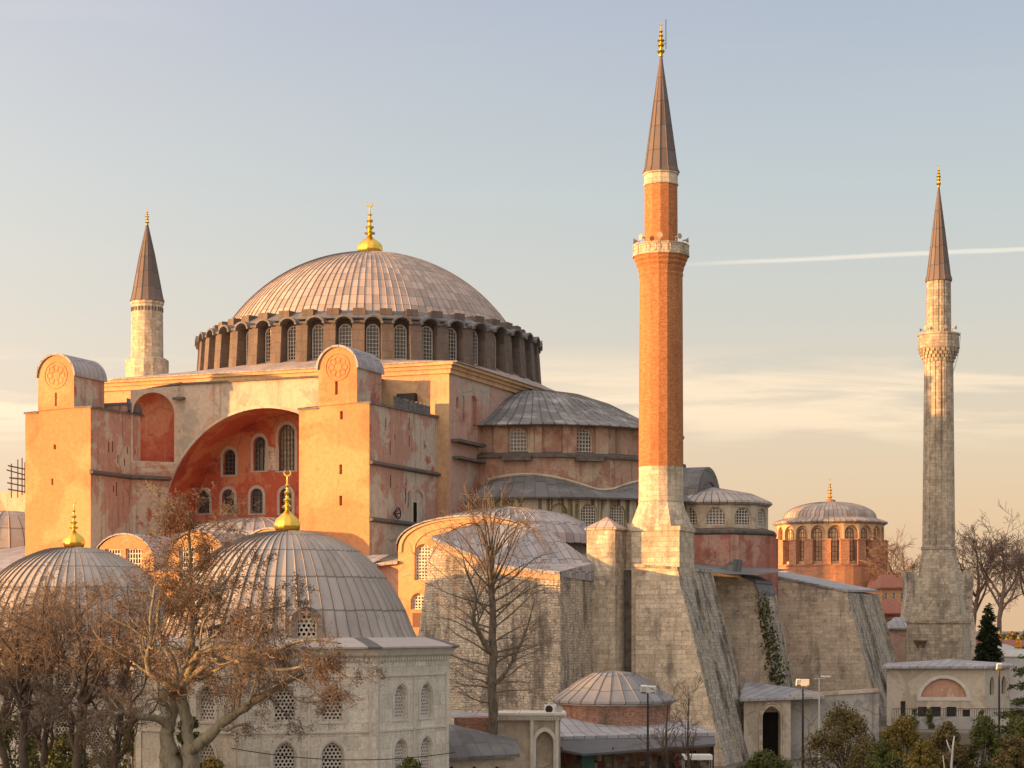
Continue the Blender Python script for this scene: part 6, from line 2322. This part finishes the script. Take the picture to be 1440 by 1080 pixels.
# bare trees on the skyline at the right
for px, D, yt, sd, w, lab in ((1408, 268, 752, 41, 46, 'gnarled bare tree on the skyline right of the far minaret'), (1372, 285, 765, 42, 34, 'bare tree half hidden behind the right minaret'),
                              (1268, 300, 772, 43, 26, 'bare tree top between the church and the right minaret'), (1450, 275, 790, 44, 34, 'bare tree at the right picture edge')):
    b = atD(px, 880, D)
    P = params(kids=[6, 5, 5], ratio=.62, max=3, thick=2, seg=1.0, wig=.15, up=[.06, .04, .02], rmin=.028, ang=44, frm=.2)
    ls = [(L2(D, (px - 2, 1010), (px - 4, 900), (px, 850), (px + 4, 815), (px, yt)), [.45, .38, .3, .2, .03], 1, 9, 7.0, .45)]
    rnd = random.Random(sd)
    for q in range(4):
        s_ = -1 if q % 2 else 1
        ls.append((L2(D, (px - 1, 862 - q * 8), (px + s_ * w * .4, 830 - q * 6, rnd.uniform(-3, 3)), (px + s_ * w * rnd.uniform(.5, .7), 795, 0), (px + s_ * w * rnd.uniform(.6, 1), yt + rnd.uniform(8, 40), 0)), [.2, .15, .1, .03], 1, 9, 5.0, .3))
    tree('skyline_tree', (b.x, b.y, 0), lab, 'tree', ls, P, sd, 'hazed_bark', 'hazed_bark', group='bare trees on the skyline')


# ------------------------------------------------------------------ evergreens and shrubs
def shrub(name, px, ytop, wpx, D, leafm, label, sd, group=None, twigs=False, n=5200, ls=(.07, .15), cat='shrub', zb=0.0):
    rnd = random.Random(sd)
    b = atD(px, 880, D)
    s = D / FPX
    h = zD(ytop, D) - zb
    w = wpx * s / 2
    t = thing(name, (b.x, b.y, zb), label, cat, group)
    tr = MB()
    base = Vector((b.x, b.y, zb))
    clumps = []
    for q in range(46):
        u_, v_ = rnd.uniform(0, 2 * PI), rnd.random()
        zz_ = rnd.uniform(.12, 1.0)
        prof = math.sin(min(1, zz_ * 1.05) ** .75 * PI * .86 + .35) ** .8 if zz_ < 1 else .2
        rr = w * max(.18, prof) * (.35 + .65 * math.sqrt(v_))
        c = base + Vector((rr * math.cos(u_), rr * math.sin(u_), h * zz_ * .93))
        clumps.append((c, rnd.uniform(.16, .34) * w + .12))
        if rnd.random() < .55:
            m_ = base + Vector((0, 0, h * zz_ * .35)) + Vector((rnd.gauss(0, .1), rnd.gauss(0, .1), 0))
            tr.tube([base + Vector((rnd.gauss(0, .08), rnd.gauss(0, .08), 0)), m_, m_.lerp(c, .6) + Vector((0, 0, .1)), c], [.07, .05, .03, .012], 5, False)
    lm_ = MB()
    per = n // len(clumps)
    for c, rad in clumps:
        for q in range(int(per * rnd.uniform(.6, 1.4))):
            d = Vector((rnd.gauss(0, 1), rnd.gauss(0, 1), rnd.gauss(0, .8))).normalized() * rad * rnd.random() ** .4
            p = c + d
            if p.z < zb + .05: continue
            sz = rnd.uniform(*ls)
            a = (d.normalized() + Vector((rnd.gauss(0, .6), rnd.gauss(0, .6), rnd.gauss(0, .6)))).normalized()
            o = a.orthogonal().normalized()
            o.rotate(Matrix.Rotation(rnd.uniform(0, 6.28), 3, a))
            k = a.cross(o)
            lm_.add([p - o * sz, p + k * sz * .55, p + o * sz, p - k * sz * .55], [[0, 1, 2, 3]])
    tr.build('trunk', M['bark_mid'], t, recalc=False)
    lm_.build('crown', M[leafm], t, recalc=False)
    return t


for a in ((1187, 990, 106, 140, 'brown_leaf', 'broad rusty green bush, leftmost of the row at lower right, with pale twigs inside', 51),
          (1268, 1008, 82, 138, 'autumn_leaf', 'yellow tinged rounded bush right of the broad rusty one', 52),
          (1330, 1012, 66, 136, 'brown_leaf', 'olive and brown bush behind the forked dead stem', 53),
          (1384, 1010, 74, 138, 'shrub_leaf', 'dark green dense bush, second from the right end of the row', 54),
          (1432, 1008, 70, 134, 'shrub_leaf', 'dark green bush cut by the right picture edge', 55),
          (1425, 1035, 60, 126, 'brown_leaf', 'brownish bush low at the right corner in front of dark green ones', 56),
          (1076, 1058, 80, 138, 'shrub_leaf', 'low dark green bush in front of the gateway arch', 57),
          (1240, 1042, 60, 130, 'shrub_leaf', 'small dark green bush in front of the yellow tinged one', 58),
          (1300, 1040, 60, 128, 'autumn_leaf', 'small olive bush low in the middle of the row', 59)):
    shrub('garden_bush', a[0], a[1], a[2], a[3], a[4], a[5], a[6], 'bushes along the lower right', n=14000, ls=(.05, .12))
for a in ((575, 1063, 70, 100, 'shrub_leaf', 'leafy green branch tips in front of the marble tomb at the bottom', 61), (90, 1030, 120, 118, 'shrub_leaf', 'dark ivy green bush under the left bare trees', 62),
          (190, 1010, 130, 116, 'shrub_leaf', 'dark evergreen bush behind the plane tree trunk', 63), (300, 1062, 60, 92, 'autumn_leaf', 'small yellow green bush at the foot of the plane tree', 64),
          (70, 1066, 60, 90, 'autumn_leaf', 'low yellowing bush at the bottom left', 65), (20, 1000, 110, 122, 'shrub_leaf', 'dark evergreen bush at the lower left edge', 66), (265, 1000, 60, 108, 'shrub_leaf', 'narrow dark evergreen between the plane trunk and the tomb', 67)):
    shrub('evergreen_bush', a[0], a[1], a[2], a[3], a[4], a[5], a[6], n=7000, ls=(.07, .16))
for px_, D, yt in ((1307, 182, 992), (1286, 182, 992), (1380, 178, 994)):
    shrub('clipped_shrub', px_, yt, 14, D, 'shrub_leaf', 'small dark clipped shrub by the pavilion windows', px_, 'small shrubs by the pavilion', n=1200, ls=(.06, .12))


def conifer(name, px, ytop, ybase, wpx, D, leafm, label, sd, layers, dens, droop, sz=.22):
    rnd = random.Random(sd)
    b = atD(px, 880, D)
    s = D / FPX
    zt_, zb_ = zD(ytop, D), max(0.0, zD(ybase, D))
    t = thing(name, (b.x, b.y, 0), label, 'tree')
    tr, lf = MB(), MB()
    tr.tube([(b.x, b.y, 0), (b.x, b.y, zt_ * .5), (b.x, b.y, zt_)], [.35, .22, .03], 7)
    for i in range(layers):
        f = i / layers
        z = zb_ + (zt_ - zb_) * f
        rr = wpx * s / 2 * (1 - f) ** .75 + .15
        nb_ = max(4, int(9 * (1 - f) + 4))
        for q in range(nb_):
            a = rnd.uniform(0, 2 * PI)
            ln = rr * rnd.uniform(.6, 1.12)
            e = Vector((math.cos(a), math.sin(a), 0))
            o = Vector((b.x, b.y, z + rnd.uniform(-.2, .2)))
            tip = o + e * ln + Vector((0, 0, -droop * ln))
            tr.tube([o, o.lerp(tip, .5) + Vector((0, 0, .05 * ln)), tip], [.05, .03, .01], 4, False)
            for k in range(int(dens * ln) + 4):
                tt = rnd.random() ** .7
                p = o.lerp(tip, tt) + Vector((rnd.gauss(0, .12 + .12 * ln * (1 - tt)), rnd.gauss(0, .12 + .12 * ln * (1 - tt)), rnd.gauss(0, .1)))
                d = (e + Vector((rnd.gauss(0, .6), rnd.gauss(0, .6), rnd.gauss(-.2, .4)))).normalized()
                w_ = d.orthogonal().normalized()
                w_.rotate(Matrix.Rotation(rnd.uniform(0, 6.28), 3, d))
                l_ = sz * rnd.uniform(.6, 1.3)
                lf.add([p - w_ * l_ * .25, p + d * l_, p + w_ * l_ * .25], [[0, 1, 2]])
    tr.build('trunk', M['bark_dark'], t, recalc=False)
    lf.build('crown', M[leafm], t, recalc=False)
    return t


conifer('fir_tree', 1390, 850, 935, 38, 215, 'dark_needle', 'dark pointed fir right of the far minaret foot', 71, 26, 26, .25, .4)
conifer('cedar_tree', 1446, 905, 1060, 110, 148, 'cedar_needle', 'green cedar with level drooping branches at the right edge by the pavilion', 72, 8, 34, .12, .3)
for px, yt, w, D, lab, sd in ((1350, 870, 60, 330, 'low dark evergreen behind the fir', 82), (1300, 868, 50, 345, 'hazy dark evergreen left of the far minaret foot', 83)):
    shrub('far_evergreen', px, yt, w, D, 'dark_needle', lab, sd, n=4500, ls=(.25, .5), cat='tree')
# far woods as one mass
rnd = random.Random(9)
mb = MB()
for i in range(34000):
    px_ = rnd.uniform(1150, 1600) if i < 16000 else rnd.uniform(-900, 2400)
    D = rnd.uniform(430, 560)
    h = (9 + 4 * math.sin(px_ * .035) + 2.5 * math.sin(px_ * .11 + D * .02)) * rnd.random() ** .6
    p = atD(px_, 880, D)
    p.z = h + 1
    sz = rnd.uniform(.4, .9)
    a = Vector((rnd.gauss(0, 1), rnd.gauss(0, 1), rnd.gauss(0, 1))).normalized()
    o = a.orthogonal()
    k = a.cross(o)
    mb.add([p - o * sz, p + k * sz, p + o * sz, p - k * sz], [[0, 1, 2, 3]])
o = mb.build('woods', M['brown_leaf'], None, recalc=False)
tag(o, 'brown winter woods along the horizon at the right', 'woods', kind='stuff')
# forked dead stem in the bushes
mb = MB()
D = 126
mb.tube(L2(D, (1337, 1110), (1338, 1075), (1340, 1050), (1342, 1035)), [.10, .085, .07, .04], 7)
mb.tube(L2(D, (1339, 1062), (1334, 1050), (1331, 1040)), [.06, .05, .03], 6)
mb.tube(L2(D, (1328, 1110), (1328, 1080), (1326, 1062)), [.05, .04, .025], 6)
tag(mb.build('dead_stem', M['pale_metal'], smooth=True), 'pale forked dead stem sticking up among the lower right bushes', 'dead tree')
